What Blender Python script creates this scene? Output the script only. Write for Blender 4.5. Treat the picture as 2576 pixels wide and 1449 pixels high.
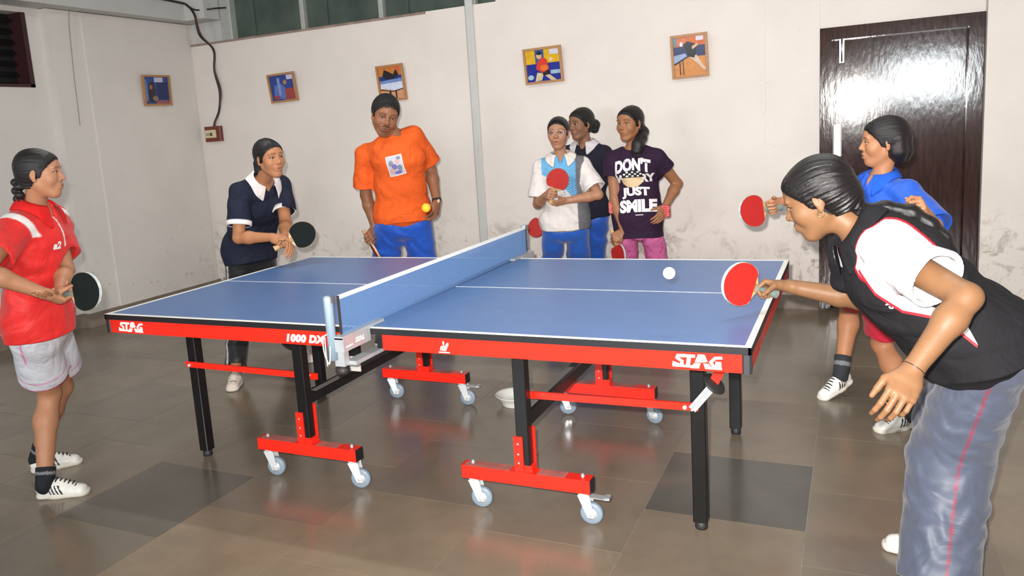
import bpy, bmesh, math, random
import numpy as np
from mathutils import Vector, Matrix
from mathutils.bvhtree import BVHTree

for o in list(bpy.data.objects): bpy.data.objects.remove(o)
scn = bpy.context.scene

# ---------------------------------------------------------------- camera
cam = bpy.data.cameras.new('camera'); cam.sensor_width = 36.; cam.sensor_fit = 'HORIZONTAL'
cam.lens = 28.174; cam.shift_x = .0395; cam.shift_y = -.0233; cam.clip_start = .05
co = bpy.data.objects.new('camera', cam); scn.collection.objects.link(co); scn.camera = co
co.matrix_world = Matrix(((0.902526, -0.009779, 0.430525, 1.642558), (0.425325, 0.176756, -0.887612, -3.193982), (-0.067418, 0.984206, 0.163686, 1.452617), (0, 0, 0, 1)))

# ---------------------------------------------------------------- light
w = bpy.data.worlds.new('world'); scn.world = w; w.use_nodes = True
w.node_tree.nodes['Background'].inputs[0].default_value = (.62, .74, .9, 1); w.node_tree.nodes['Background'].inputs[1].default_value = 1.0
def area(name, loc, target, sx, sy, power, col=(1, 1, 1), spread=math.pi):
    l = bpy.data.lights.new(name, 'AREA'); l.shape = 'RECTANGLE'; l.size = sx; l.size_y = sy; l.energy = power; l.color = col; l.spread = spread
    o = bpy.data.objects.new(name, l); scn.collection.objects.link(o)
    o.location = loc; o.rotation_euler = (Vector(target)-Vector(loc)).to_track_quat('-Z', 'Y').to_euler()
    return o
def spot(name, loc, target, power, ang, blend, r, col=(1, 1, 1)):
    l = bpy.data.lights.new(name, 'SPOT'); l.energy = power; l.spot_size = ang; l.spot_blend = blend; l.shadow_soft_size = r; l.color = col
    o = bpy.data.objects.new(name, l); scn.collection.objects.link(o)
    o.location = loc; o.rotation_euler = (Vector(target)-Vector(loc)).to_track_quat('-Z', 'Y').to_euler()
    return o
# the flash on the photographer's camera, just above the lens and a little to its left
spot('camera_flash', (1.601, -3.202, 1.520), (.15, 1.8, 1.05), 830, math.radians(104), 1., .016, (1., .965, .915))
# daylight from the window behind the photographer, and an added fill left of it
area('window_daylight', (2.72, -6.36, 1.80), (1.2, 3., 1.2), 1.30, .76, 110, (.92, .98, 1.))
area('window_daylight', (-1.6, -6.36, 1.80), (-.6, 3., 1.2), 1.90, .92, 95, (.92, .98, 1.))
# two unseen fill lamps added under the ceiling
area('batten_light', (-1.6, .2, 3.32), (-1.6, .2, 0), 1.2, .08, 27, (.95, 1., .97))
area('batten_light', (1.4, .2, 3.32), (1.4, .2, 0), 1.2, .08, 27, (.95, 1., .97))
scn.view_settings.view_transform = 'Standard'; scn.view_settings.look = 'None'; scn.view_settings.gamma = 1.; scn.view_settings.use_curve_mapping = False
scn.view_settings.exposure = .12

# ---------------------------------------------------------------- helpers
V = Vector
COL = bpy.context.scene.collection
def nrm(v):
    v = np.asarray(v, float); return v/max(1e-9, np.linalg.norm(v))
def tag(o, label=None, cat=None, group=None, kind=None):
    if label: o['label'] = label
    if cat: o['category'] = cat
    if group: o['group'] = group
    if kind: o['kind'] = kind
    return o
def link(o, parent=None):
    COL.objects.link(o)
    if parent is not None: o.parent = parent
    return o
def empty(name, loc=(0, 0, 0), rz=0.0):
    o = bpy.data.objects.new(name, None); o.empty_display_size = .1
    o.location = loc; o.rotation_euler = (0, 0, rz)
    return link(o)

# ---- materials -------------------------------------------------------------
def new_mat(name):
    m = bpy.data.materials.new(name); m.use_nodes = True
    nt = m.node_tree; b = nt.nodes['Principled BSDF']
    return m, nt, b
def lin(c):
    return tuple(((x/255)/12.92 if x/255 <= .04045 else ((x/255+.055)/1.055)**2.4) for x in c)
def mat(name, rgb, rough=.5, metal=0., noise=0., nscale=20., bump=0., bscale=60., spec=.5, coat=0., stretch=(1, 1, 1), rgb2=None, emit=None):
    """plain procedural material: colour, a little noise variation, a little relief"""
    m, nt, b = new_mat(name); N, L = nt.nodes, nt.links
    c = lin(rgb)
    b.inputs['Base Color'].default_value = (*c, 1)
    b.inputs['Roughness'].default_value = rough; b.inputs['Metallic'].default_value = metal
    b.inputs['Specular IOR Level'].default_value = spec
    b.inputs['Coat Weight'].default_value = coat; b.inputs['Coat Roughness'].default_value = .08
    if noise or bump:
        tc = N.new('ShaderNodeTexCoord'); mp = N.new('ShaderNodeMapping'); mp.inputs['Scale'].default_value = stretch
        L.new(tc.outputs['Object'], mp.inputs['Vector'])
    if noise:
        n = N.new('ShaderNodeTexNoise'); n.inputs['Scale'].default_value = nscale; n.inputs['Detail'].default_value = 4
        r = N.new('ShaderNodeMix'); r.data_type = 'RGBA'
        c2 = lin(rgb2) if rgb2 else tuple(x*(1-noise) for x in c)
        c1 = c if rgb2 else tuple(min(1, x*(1+noise*.5)) for x in c)
        r.inputs[6].default_value = (*c1, 1); r.inputs[7].default_value = (*c2, 1)
        rp = N.new('ShaderNodeMapRange'); rp.inputs[1].default_value = .3; rp.inputs[2].default_value = .7
        L.new(mp.outputs[0], n.inputs['Vector']); L.new(n.outputs['Fac'], rp.inputs[0]); L.new(rp.outputs[0], r.inputs[0]); L.new(r.outputs[2], b.inputs['Base Color'])
    if bump:
        n2 = N.new('ShaderNodeTexNoise'); n2.inputs['Scale'].default_value = bscale; n2.inputs['Detail'].default_value = 3
        bp = N.new('ShaderNodeBump'); bp.inputs['Strength'].default_value = bump; bp.inputs['Distance'].default_value = .01
        L.new(mp.outputs[0], n2.inputs['Vector']); L.new(n2.outputs['Fac'], bp.inputs['Height']); L.new(bp.outputs[0], b.inputs['Normal'])
    if emit:
        b.inputs['Emission Color'].default_value = (*lin(rgb), 1); b.inputs['Emission Strength'].default_value = emit
    return m
def cmat(name, rough=.8, bump=.15, bscale=250., spec=.3, sheen=0., stretch=(1, 1, 1), fold=0., fscale=9., coat=0., noise=.08):
    """material that takes its base colour from the vertex colours 'Col' (dye of the cloth, skin, hair)"""
    m, nt, b = new_mat(name); N, L = nt.nodes, nt.links
    a = N.new('ShaderNodeAttribute'); a.attribute_name = 'Col'
    tc = N.new('ShaderNodeTexCoord'); mp = N.new('ShaderNodeMapping'); mp.inputs['Scale'].default_value = stretch
    L.new(tc.outputs['Object'], mp.inputs['Vector'])
    n = N.new('ShaderNodeTexNoise'); n.inputs['Scale'].default_value = 35; n.inputs['Detail'].default_value = 3
    L.new(mp.outputs[0], n.inputs['Vector'])
    hs = N.new('ShaderNodeHueSaturation'); mr = N.new('ShaderNodeMapRange')
    mr.inputs[1].default_value = .25; mr.inputs[2].default_value = .75; mr.inputs[3].default_value = 1-noise; mr.inputs[4].default_value = 1+noise
    L.new(n.outputs['Fac'], mr.inputs[0]); L.new(mr.outputs[0], hs.inputs['Value']); L.new(a.outputs['Color'], hs.inputs['Color']); L.new(hs.outputs[0], b.inputs['Base Color'])
    b.inputs['Roughness'].default_value = rough; b.inputs['Specular IOR Level'].default_value = spec
    b.inputs['Sheen Weight'].default_value = sheen; b.inputs['Coat Weight'].default_value = coat; b.inputs['Coat Roughness'].default_value = .3
    n2 = N.new('ShaderNodeTexNoise'); n2.inputs['Scale'].default_value = bscale; n2.inputs['Detail'].default_value = 2
    L.new(mp.outputs[0], n2.inputs['Vector'])
    h = n2.outputs['Fac']
    if fold:
        n3 = N.new('ShaderNodeTexNoise'); n3.inputs['Scale'].default_value = fscale; n3.inputs['Detail'].default_value = 3; n3.inputs['Distortion'].default_value = 1.2
        L.new(tc.outputs['Object'], n3.inputs['Vector'])
        n3.inputs['Roughness'].default_value = .45
        bq = N.new('ShaderNodeBump'); bq.inputs['Strength'].default_value = min(1., fold*.5); bq.inputs['Distance'].default_value = .045
        L.new(n3.outputs['Fac'], bq.inputs['Height'])
    bp = N.new('ShaderNodeBump'); bp.inputs['Strength'].default_value = bump; bp.inputs['Distance'].default_value = .01
    L.new(h, bp.inputs['Height']); L.new(bp.outputs[0], b.inputs['Normal'])
    if fold: L.new(bq.outputs[0], bp.inputs['Normal'])
    return m

# ---- plain mesh building -----------------------------------------------------
class MB:
    """collects boxes, bars, prisms and lathes; build() links them as ONE mesh object"""
    def __init__(s): s.v = []; s.f = []; s.m = []; s.sm = []
    def add(s, vs, fs, mi=0, smooth=False):
        o = len(s.v); s.v += [tuple(map(float, x)) for x in vs]; s.f += [tuple(i+o for i in f) for f in fs]
        s.m += [mi]*len(fs); s.sm += [smooth]*len(fs); return s
    def box(s, lo, hi, mi=0, bev=0.):
        (a, b, c), (d, e, f) = lo, hi
        if bev:
            return s.prism([(a+bev, b), (d-bev, b), (d, b+bev), (d, e-bev), (d-bev, e), (a+bev, e), (a, e-bev), (a, b+bev)], c, f, mi)
        return s.add([(a, b, c), (d, b, c), (d, e, c), (a, e, c), (a, b, f), (d, b, f), (d, e, f), (a, e, f)],
                     [(0, 3, 2, 1), (4, 5, 6, 7), (0, 1, 5, 4), (1, 2, 6, 5), (2, 3, 7, 6), (3, 0, 4, 7)], mi)
    def prism(s, poly, z0, z1, mi=0, M=None):
        n = len(poly); vs = [(x, y, z0) for x, y in poly]+[(x, y, z1) for x, y in poly]
        if M is not None: vs = [tuple(M @ V(q)) for q in vs]
        fs = [tuple(range(n-1, -1, -1)), tuple(range(n, 2*n))]+[(i, (i+1) % n, (i+1) % n+n, i+n) for i in range(n)]
        return s.add(vs, fs, mi)
    def bar(s, p, q, w, h, up=(0, 0, 1), mi=0):
        """rectangular bar from p to q: w sideways, h along up"""
        p, q = V(p), V(q); a = (q-p).normalized(); u = V(up); r = a.cross(u).normalized(); u = r.cross(a).normalized()
        vs = []
        for c in (p, q):
            for x, y in ((-1, -1), (1, -1), (1, 1), (-1, 1)): vs.append(c+r*(x*w/2)+u*(y*h/2))
        return s.add(vs, [(3, 2, 1, 0), (4, 5, 6, 7)]+[(i, (i+1) % 4, (i+1) % 4+4, i+4) for i in range(4)], mi)
    def tube(s, pts, r, n=8, mi=0, smooth=True):
        pts = [V(p) for p in pts]; rs = r if isinstance(r, (list, tuple)) else [r]*len(pts)
        vs = []; ref = V((.31, .77, .56))
        for i, p in enumerate(pts):
            a = (pts[min(i+1, len(pts)-1)]-pts[max(i-1, 0)]).normalized()
            x = a.cross(ref).normalized(); y = a.cross(x)
            for k in range(n):
                t = 2*math.pi*k/n; vs.append(p+(x*math.cos(t)+y*math.sin(t))*rs[i])
        fs = []
        for i in range(len(pts)-1):
            for k in range(n): fs.append((i*n+k, i*n+(k+1) % n, (i+1)*n+(k+1) % n, (i+1)*n+k))
        o = len(s.v); s.add(vs, fs, mi, smooth); m = len(pts)-1
        s.f += [tuple(o+k for k in range(n-1, -1, -1)), tuple(o+m*n+k for k in range(n))]; s.m += [mi, mi]; s.sm += [False, False]
        return s
    def lathe(s, prof, n=24, M=None, mi=0, smooth=True):
        """prof: (radius, z) pairs turned about z"""
        vs = []
        for r, z in prof:
            for k in range(n):
                t = 2*math.pi*k/n; q = V((r*math.cos(t), r*math.sin(t), z)); vs.append(M @ q if M is not None else q)
        fs = [(i*n+k, i*n+(k+1) % n, (i+1)*n+(k+1) % n, (i+1)*n+k) for i in range(len(prof)-1) for k in range(n)]
        return s.add(vs, fs, mi, smooth)
    def mesh(s, name, mats):
        me = bpy.data.meshes.new(name); me.from_pydata(s.v, [], s.f)
        for m in (mats if isinstance(mats, (list, tuple)) else [mats]): me.materials.append(m)
        me.polygons.foreach_set('material_index', s.m); me.polygons.foreach_set('use_smooth', s.sm)
        me.update(); return me
    def build(s, name, mats, parent=None, off=None):
        if off is not None: s.v = [(x-off[0], y-off[1], z-off[2]) for x, y, z in s.v]
        return link(bpy.data.objects.new(name, s.mesh(name, mats)), parent)
def frame_matrix(o, x, y, z):
    return Matrix(((x[0], y[0], z[0], o[0]), (x[1], y[1], z[1], o[1]), (x[2], y[2], z[2], o[2]), (0, 0, 0, 1)))

# ---- implicit surfaces: smooth unions of cones and ellipsoids, meshed with surface nets -------------
class Sdf:
    def __init__(s): s.p = []
    def cap(s, a, b, ra, rb, k=.01, la=None, lb=None, right=None, cuts=(), op='u', tag=0):
        a, b = np.asarray(a, float), np.asarray(b, float)
        n = b-a; L = max(1e-6, np.linalg.norm(n)); n = n/L
        ell = la is not None
        if ell:
            r = np.asarray(right, float); r = nrm(r-n*(r@n)); g = np.cross(n, r)
            if lb is None: lb = la*rb/ra
        R = max(ra, rb, la or 0, lb or 0)
        def fn(X, Y, Z):
            x, y, z = X-a[0], Y-a[1], Z-a[2]
            h = x*n[0]+y*n[1]+z*n[2]; t = np.clip(h/L, 0, 1).astype(np.float32); rad = ra+(rb-ra)*t
            if ell:
                cr = x*r[0]+y*r[1]+z*r[2]; cg = x*g[0]+y*g[1]+z*g[2]; w = h-t*L
                sx = (la+(lb-la)*t)/rad
                d = np.sqrt((cr/sx)**2+cg*cg+w*w)-rad
            else:
                q = t*L
                d = np.sqrt((x-n[0]*q)**2+(y-n[1]*q)**2+(z-n[2]*q)**2)-rad
            for c, m in cuts:
                d = np.maximum(d, (X-c[0])*m[0]+(Y-c[1])*m[1]+(Z-c[2])*m[2])
            return d
        s.p.append((fn, np.minimum(a, b)-R, np.maximum(a, b)+R, k, op, tag)); return s
    def ell(s, c, r, axes=None, k=.01, op='u', tag=0, cuts=()):
        c = np.asarray(c, float); r = np.asarray(r, float); A = np.eye(3) if axes is None else np.asarray(axes, float)   # rows = axes
        ext = np.sqrt(((A*r[:, None])**2).sum(0))
        def fn(X, Y, Z):
            x, y, z = X-c[0], Y-c[1], Z-c[2]
            q = [x*A[i][0]+y*A[i][1]+z*A[i][2] for i in range(3)]
            k0 = np.sqrt((q[0]/r[0])**2+(q[1]/r[1])**2+(q[2]/r[2])**2)
            k1 = np.sqrt((q[0]/r[0]**2)**2+(q[1]/r[1]**2)**2+(q[2]/r[2]**2)**2)+1e-6
            d = k0*(k0-1)/k1
            for cc, m in cuts: d = np.maximum(d, (X-cc[0])*m[0]+(Y-cc[1])*m[1]+(Z-cc[2])*m[2])
            return d
        s.p.append((fn, c-ext, c+ext, k, op, tag)); return s
    def box(s, c, r, axes, rnd=.004, k=.005, op='u', tag=0):
        c = np.asarray(c, float); r = np.asarray(r, float)-rnd; A = np.asarray(axes, float)
        ext = np.abs(A*(r+rnd)[:, None]).sum(0)
        def fn(X, Y, Z):
            x, y, z = X-c[0], Y-c[1], Z-c[2]
            q = [np.abs(x*A[i][0]+y*A[i][1]+z*A[i][2])-r[i] for i in range(3)]
            o = np.sqrt(np.maximum(q[0], 0)**2+np.maximum(q[1], 0)**2+np.maximum(q[2], 0)**2)
            return o+np.minimum(np.maximum(np.maximum(q[0], q[1]), q[2]), 0)-rnd
        s.p.append((fn, c-ext, c+ext, k, op, tag)); return s
    def field(s, h, lo, hi, disp=None):
        n = np.ceil((hi-lo)/h).astype(int)+1
        ax = [(lo[i]+h*np.arange(n[i])).astype(np.float32) for i in range(3)]
        D = np.full(n, 9., np.float32); T = np.zeros(n, np.int8)
        for pr in [q for q in s.p if q[4] != 'p']+[None]+[q for q in s.p if q[4] == 'p']:
            if pr is None:      # folds first, then the hollows that must stay clean
                if disp is not None:
                    mk = np.abs(D) < .05; I = np.nonzero(mk); D[mk] += disp(ax[0][I[0]], ax[1][I[1]], ax[2][I[2]], T[mk])
                continue
            fn, a, b, k, op, tg = pr
            m = k+3*h+.012
            i0 = np.maximum(0, np.floor((a-m-lo)/h).astype(int)); i1 = np.minimum(n, np.ceil((b+m-lo)/h).astype(int)+1)
            if (i1 <= i0).any(): continue
            sl = tuple(slice(i0[i], i1[i]) for i in range(3))
            d = fn(ax[0][sl[0]][:, None, None], ax[1][sl[1]][None, :, None], ax[2][sl[2]][None, None, :]).astype(np.float32)
            e = D[sl]
            if op == 'u':
                T[sl][d < e] = tg
                o = np.minimum(e, d)
                if k > 0: hh = np.maximum(k-np.abs(e-d), 0)/k; o = o-hh*hh*(k*.25)
                D[sl] = o
            else:
                d = -d; o = np.maximum(e, d)
                if k > 0: hh = np.maximum(k-np.abs(e-d), 0)/k; o = o+hh*hh*(k*.25)
                if op == 'c': T[sl][d > e] = tg
                D[sl] = o
        return D, T, ax
    def mesh(s, h, lo=None, hi=None, disp=None):
        if lo is None:
            lo = np.min([q[1] for q in s.p if q[4] == 'u'], 0)-3*h-.01; hi = np.max([q[2] for q in s.p if q[4] == 'u'], 0)+3*h+.01
        lo = np.asarray(lo, float); hi = np.asarray(hi, float)
        D, T, ax = s.field(h, lo, hi, disp)
        S = D < 0
        c = [S[i:S.shape[0]-1+i, j:S.shape[1]-1+j, l:S.shape[2]-1+l] for i in (0, 1) for j in (0, 1) for l in (0, 1)]
        al = c[0].copy(); an = c[0].copy()
        for q in c[1:]: al &= q; an |= q
        act = an & ~al
        I = np.argwhere(act)
        if len(I) == 0: return np.zeros((0, 3)), np.zeros((0, 4), int), np.zeros(0, int)
        idx = np.full(act.shape, -1, np.int64); idx[act] = np.arange(len(I))
        offs = np.array([(i, j, l) for i in (0, 1) for j in (0, 1) for l in (0, 1)])
        cd = np.stack([D[I[:, 0]+o[0], I[:, 1]+o[1], I[:, 2]+o[2]] for o in offs], 1)
        ct = np.stack([T[I[:, 0]+o[0], I[:, 1]+o[1], I[:, 2]+o[2]] for o in offs], 1)
        acc = np.zeros((len(I), 3)); cnt = np.zeros(len(I))
        for e0 in range(8):
            for bit in (1, 2, 4):
                if e0 & bit: continue
                e1 = e0 | bit
                d0, d1 = cd[:, e0], cd[:, e1]; m = (d0 < 0) != (d1 < 0)
                t = d0[m]/(d0[m]-d1[m])
                acc[m] += offs[e0]+(offs[e1]-offs[e0])*t[:, None]; cnt[m] += 1
        P = lo+h*(I+acc/cnt[:, None])
        tg = ct[np.arange(len(I)), cd.argmin(1)]
        Q = []
        for a in range(3):
            b, cc = (a+1) % 3, (a+2) % 3
            sl0 = [slice(None)]*3; sl1 = [slice(None)]*3; sl0[a] = slice(0, -1); sl1[a] = slice(1, None)
            for sl in (sl0, sl1): sl[b] = slice(1, -1); sl[cc] = slice(1, -1)
            s0, s1 = S[tuple(sl0)], S[tuple(sl1)]
            for flip, msk in ((0, s0 & ~s1), (1, ~s0 & s1)):
                E = np.argwhere(msk)
                if len(E) == 0: continue
                E[:, b] += 1; E[:, cc] += 1
                q = []
                for db, dc in ((-1, -1), (0, -1), (0, 0), (-1, 0)):
                    F = E.copy(); F[:, b] += db; F[:, cc] += dc; q.append(idx[F[:, 0], F[:, 1], F[:, 2]])
                q = np.stack(q, 1)
                Q.append(q[:, ::-1] if flip else q)
        Q = np.concatenate(Q); Q = Q[(Q >= 0).all(1)]
        return P, Q, tg
def filt(P, Q, tg, keepv):
    """keep quads whose vertices all satisfy keepv"""
    Q = Q[keepv[Q].all(1)]
    u = np.unique(Q); mp = np.full(len(P), -1); mp[u] = np.arange(len(u))
    return P[u], mp[Q], tg[u]
def join(parts):
    P = []; Q = []; T = []; o = 0
    for p, q, t in parts: P.append(p); Q.append(q+o); T.append(t); o += len(p)
    return np.concatenate(P), np.concatenate(Q), np.concatenate(T)
def relax(P, Q, it=2, lam=.5):
    for _ in range(it):
        A = np.zeros_like(P); n = np.zeros(len(P))
        for i in range(4):
            for j in ((i+1) % 4, (i+3) % 4):
                np.add.at(A, Q[:, i], P[Q[:, j]]); np.add.at(n, Q[:, i], 1)
        P = P+lam*(A/np.maximum(n, 1)[:, None]-P)
    return P
def blur(C, Q, it=1):
    for _ in range(it): C = relax(C, Q, 1, .6)
    return C
def surf(name, P, Q, col, material, parent=None, off=(0, 0, 0)):
    me = bpy.data.meshes.new(name); n, m = len(P), len(Q)
    me.vertices.add(n); me.vertices.foreach_set('co', (P-np.asarray(off)).astype(np.float32).ravel())
    me.loops.add(m*4); me.loops.foreach_set('vertex_index', Q.astype(np.int32).ravel())
    me.polygons.add(m); me.polygons.foreach_set('loop_start', np.arange(0, m*4, 4, dtype=np.int32))
    me.polygons.foreach_set('use_smooth', np.ones(m, bool))
    if col is not None:
        a = me.color_attributes.new('Col', 'FLOAT_COLOR', 'POINT')
        c = np.ones((n, 4), np.float32); c[:, :3] = col; a.data.foreach_set('color', c.ravel())
    me.materials.append(material); me.update(calc_edges=True)
    return link(bpy.data.objects.new(name, me), parent)
def wob(dirs, amp, seed=0):
    """cloth folds: a sum of warped waves; dirs = list of (direction, wavelength)"""
    rg = random.Random(seed); D = [(nrm(d), 2*math.pi/w, rg.random()*6.28, nrm([rg.gauss(0, 1) for _ in range(3)]), nrm([rg.gauss(0, 1) for _ in range(3)])) for d, w in dirs]
    def f(x, y, z, t):
        r = 0
        for d, w, ph, e, g in D:
            warp = 1.3*np.sin((x*e[0]+y*e[1]+z*e[2])*w*.45+ph)+.9*np.sin((x*g[0]+y*g[1]+z*g[2])*w*.8+2*ph)
            env = .55+.45*np.sin((x*g[1]+y*g[2]+z*g[0])*w*.3+3*ph)
            sn = np.sin((x*d[0]+y*d[1]+z*d[2])*w+warp+ph); r = r+(.55*sn+.45*(1-2*np.abs(np.sin(((x*d[0]+y*d[1]+z*d[2])*w+warp+ph)*.5))))*env
        return (amp*r/len(D)).astype(np.float32)
    return f
def rect(a, b, c, d): return [(a, b), (c, b), (c, d), (a, d)]
def oval(cx, cy, rx, ry, n=12): return [(cx+rx*math.cos(2*math.pi*k/n), cy+ry*math.sin(2*math.pi*k/n)) for k in range(n)]

MAT = {}
BALLS = [(1.102, -0.619, 0.955), (-0.046, -0.128, 1.135)]
MAT['skin'] = cmat('skin', .50, .05, 420., .32, noise=.05)
def hair_mat(name, ro):
    m, nt, b = new_mat(name); N, L = nt.nodes, nt.links
    a = N.new('ShaderNodeAttribute'); a.attribute_name = 'Col'; f = N.new('ShaderNodeAttribute'); f.attribute_name = 'Flow'
    n = N.new('ShaderNodeTexNoise'); n.inputs['Scale'].default_value = 22; n.inputs['Detail'].default_value = 5; n.inputs['Roughness'].default_value = .7
    mp = N.new('ShaderNodeMapping'); mp.inputs['Scale'].default_value = (1.6, .45, 1.6); L.new(f.outputs['Vector'], mp.inputs['Vector']); L.new(mp.outputs[0], n.inputs['Vector'])
    hs = N.new('ShaderNodeHueSaturation'); mr = N.new('ShaderNodeMapRange'); mr.inputs[1].default_value = .3; mr.inputs[2].default_value = .7; mr.inputs[3].default_value = .5; mr.inputs[4].default_value = 1.7
    L.new(n.outputs['Fac'], mr.inputs[0]); L.new(mr.outputs[0], hs.inputs['Value']); L.new(a.outputs['Color'], hs.inputs['Color']); L.new(hs.outputs[0], b.inputs['Base Color'])
    bp = N.new('ShaderNodeBump'); bp.inputs['Strength'].default_value = .35; bp.inputs['Distance'].default_value = .004; L.new(n.outputs['Fac'], bp.inputs['Height']); L.new(bp.outputs[0], b.inputs['Normal'])
    b.inputs['Roughness'].default_value = ro; b.inputs['Specular IOR Level'].default_value = .45
    return m
MAT['hair'] = hair_mat('hair', .44); MAT['sleek_hair'] = hair_mat('sleek_hair', .27); MAT['short_hair'] = hair_mat('short_hair', .7)
MAT['cloth'] = cmat('cloth', .85, .10, 500., .2, sheen=0., fold=1.0, fscale=7.)
MAT['sport'] = cmat('sport_cloth', .55, .08, 500., .35, sheen=.1, fold=1.1, fscale=7.)
MAT['satin'] = cmat('satin_track', .5, .06, 600., .4, sheen=.2, fold=.8, fscale=6.)
MAT['leather'] = cmat('shoe_leather', .45, .06, 200., .4)
MAT['eyewhite'] = mat('eye_white', (206, 196, 188), .25); MAT['iris'] = mat('dark_iris', (52, 32, 22), .2); MAT['pupil'] = mat('pupil', (8, 6, 6), .12)
MAT['blackcloth'] = mat('black_cloth', (22, 22, 26), .8); MAT['whitecloth'] = mat('white_cloth', (222, 220, 214), .8)
MAT['redprint'] = mat('red_piping', (196, 28, 44), .7)
MAT['strand'] = mat('hair_strand', (20, 17, 18), .5)

# ---------------------------------------------------------------- people
def rot_axes(fwd, up):
    Y = nrm(fwd); u = np.asarray(up, float); X = nrm(np.cross(Y, u)); Z = np.cross(X, Y)
    return X, Y, Z
class Head:
    def __init__(s, c, fwd, up, sc, o=None):
        s.c = np.asarray(c, float); s.X, s.Y, s.Z = rot_axes(fwd, up); s.s = sc; s.o = o or {}
        s.A = np.array([s.X, s.Y, s.Z])
    def __call__(s, x, y, z): return s.c+s.s*(x*s.X+y*s.Y+z*s.Z)
    def loc(s, P): return ((P-s.c) @ s.A.T)/s.s
    def prims(s, F):
        S = s.s; A = s.A; o = s.o; t = 2
        E = lambda c, r, k=.015, op='u', ax=None: F.ell(s(*c), np.array(r)*S, A if ax is None else ax, k*S, op, t)
        C = lambda a, b, ra, rb, k=.015, op='u': F.cap(s(*a), s(*b), ra*S, rb*S, k*S, op=op, tag=t)
        jw = o.get('jaw', .90)
        E((0, -.014, .034), (.073, .092, .082), .0)
        E((0, .026, .036), (.062, .058, .060), .03)
        E((0, .030, -.028), (.0575 if jw > 1 else .0555, .056, .070), .03)
        for q in (-1, 1):
            C((q*.049*jw, -.004, -.046), (q*.018*jw, .058, -.094), .0165, .0165, .03)
            E((q*.040, .055, -.026), (.022, .022, .024), .03)
            E((q*.029, .0775, .029), (.021, .009 if 'beard' in o else .0065, .007), .016)
        E((0, .066, -.094), (.018*jw, .017, .0155), .02)
        C((0, .020, -.075), (0, .045, -.086), .03, .022, .03)
        for q in (-1, 1):
            E((q*.031, .094, .0085), (.0175, .0155, .0105), .014, 's')
            E((q*.0315, .0715, .0075), (.0155, .0145, .0145), .006)
        # nose
        C((0, .081, .018), (0, .101, -.020), .0065, .0085, .014)
        E((0, .1005, -.0235), (.0095, .0105, .009), .008)
        for q in (-1, 1):
            E((q*.0115, .0905, -.027), (.0078, .0098, .0072), .007)
        # mouth
        op_ = o.get('open', 0.)
        E((0, .079, -.058), (.027, .016, .020), .018)
        E((0, .0890, -.0530), (.0225, .0105, .0066), .008)
        E((0, .0875, -.0645-op_*.9), (.0195, .0108, .0076), .008)
        E((0, .0985, -.0585-op_*.45), (.0205, .009, .0016+op_*.55), .003, 's')
        for q in (-1, 1):
            E((q*.0315, .0895, .0068), (.0150, .0165, .0044+o.get('eye', 0)), .003, 's')
        # ears
        for q in (-1, 1):
            ex = nrm(s.X+q*.28*s.Y*-1); eA = np.array([ex, np.cross(s.Z, ex), s.Z])
            E((q*.0735, -.012, -.002), (.0065, .0160, .0275), .008, 'u', eA)
            E((q*.0715, -.006, -.030), (.006, .0085, .009), .008)
            E((q*.0825, -.009, .002), (.0050, .0075, .0130), .005, 's', eA)
    def skin_col(s, P, base):
        """lips, brows and the like are a colour of the skin itself"""
        L = s.loc(P); x, y, z = np.abs(L[:, 0]), L[:, 1], L[:, 2]
        o = s.o; b = np.array(lin(base)); c = np.tile(b, (len(P), 1))
        def mixin(w, rgb):
            nonlocal c
            w = np.clip(w, 0, 1)[:, None]; c = c*(1-w)+np.array(lin(rgb))*w
        ss = lambda a, e0, e1: np.clip((a-e0)/(e1-e0), 0, 1)
        lz = -.0583-o.get('open', 0)*.45; hw = .0078+o.get('open', 0)*.62
        lip = ss(1-np.sqrt((x/.0235)**2+((z-lz)/hw)**2), -.02, .25)*(y > .07)
        mixin(lip*.75, o.get('lip', (150, 82, 74)))
        bz = .0300+.0035*ss(x, .012, .032)-.40*np.maximum(0, x-.036)
        lash = ss(.0022-np.abs(np.sqrt(((x-.0315)/.0158)**2+((z-.0068)/.0062)**2)-1.05)*.006, 0, .0012)*(z > .006)*(y > .055); mixin(lash*.8, (30, 22, 20))
        brow = ss(.0036-np.abs(z-bz), 0, .0025)*ss(x, .009, .014)*ss(.052-x, 0, .008)*(y > .045)
        mixin(brow*.75, (28, 20, 18))
        if o.get('open', 0):
            mixin(ss(1-np.sqrt((x/.017)**2+((z-lz)/(o['open']*.5+.002))**2), 0, .3)*(y > .06)*(y < .0885), (60, 22, 22))
        # scalp below the hair
        hr = o.get('recede', 0.); e = (y-(.004-hr))*.78-(z+.018)*.63
        mixin(ss(.007-e, 0, .007)*(z > -.06)*((x < .069) | (z > .03))*(np.linalg.norm(L-np.array((0, .1-hr, -.026)), axis=1) > .062), (24, 20, 20))
        if 'beard' in o:
            mo = ss(.0066-.05*x-np.abs(z+.0435+.30*np.maximum(0, x-.010)), 0, .0035)*ss(.029-x, 0, .008)*(y > .06)
            mixin(mo*.9, (26, 20, 20))
            ch = ss(1-np.sqrt((x/.042)**2+((z+.083)/.026)**2), 0, .5)*(y > .02)*(z < -.068)
            mixin(ch*.45, (60, 46, 40))
        return c
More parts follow.
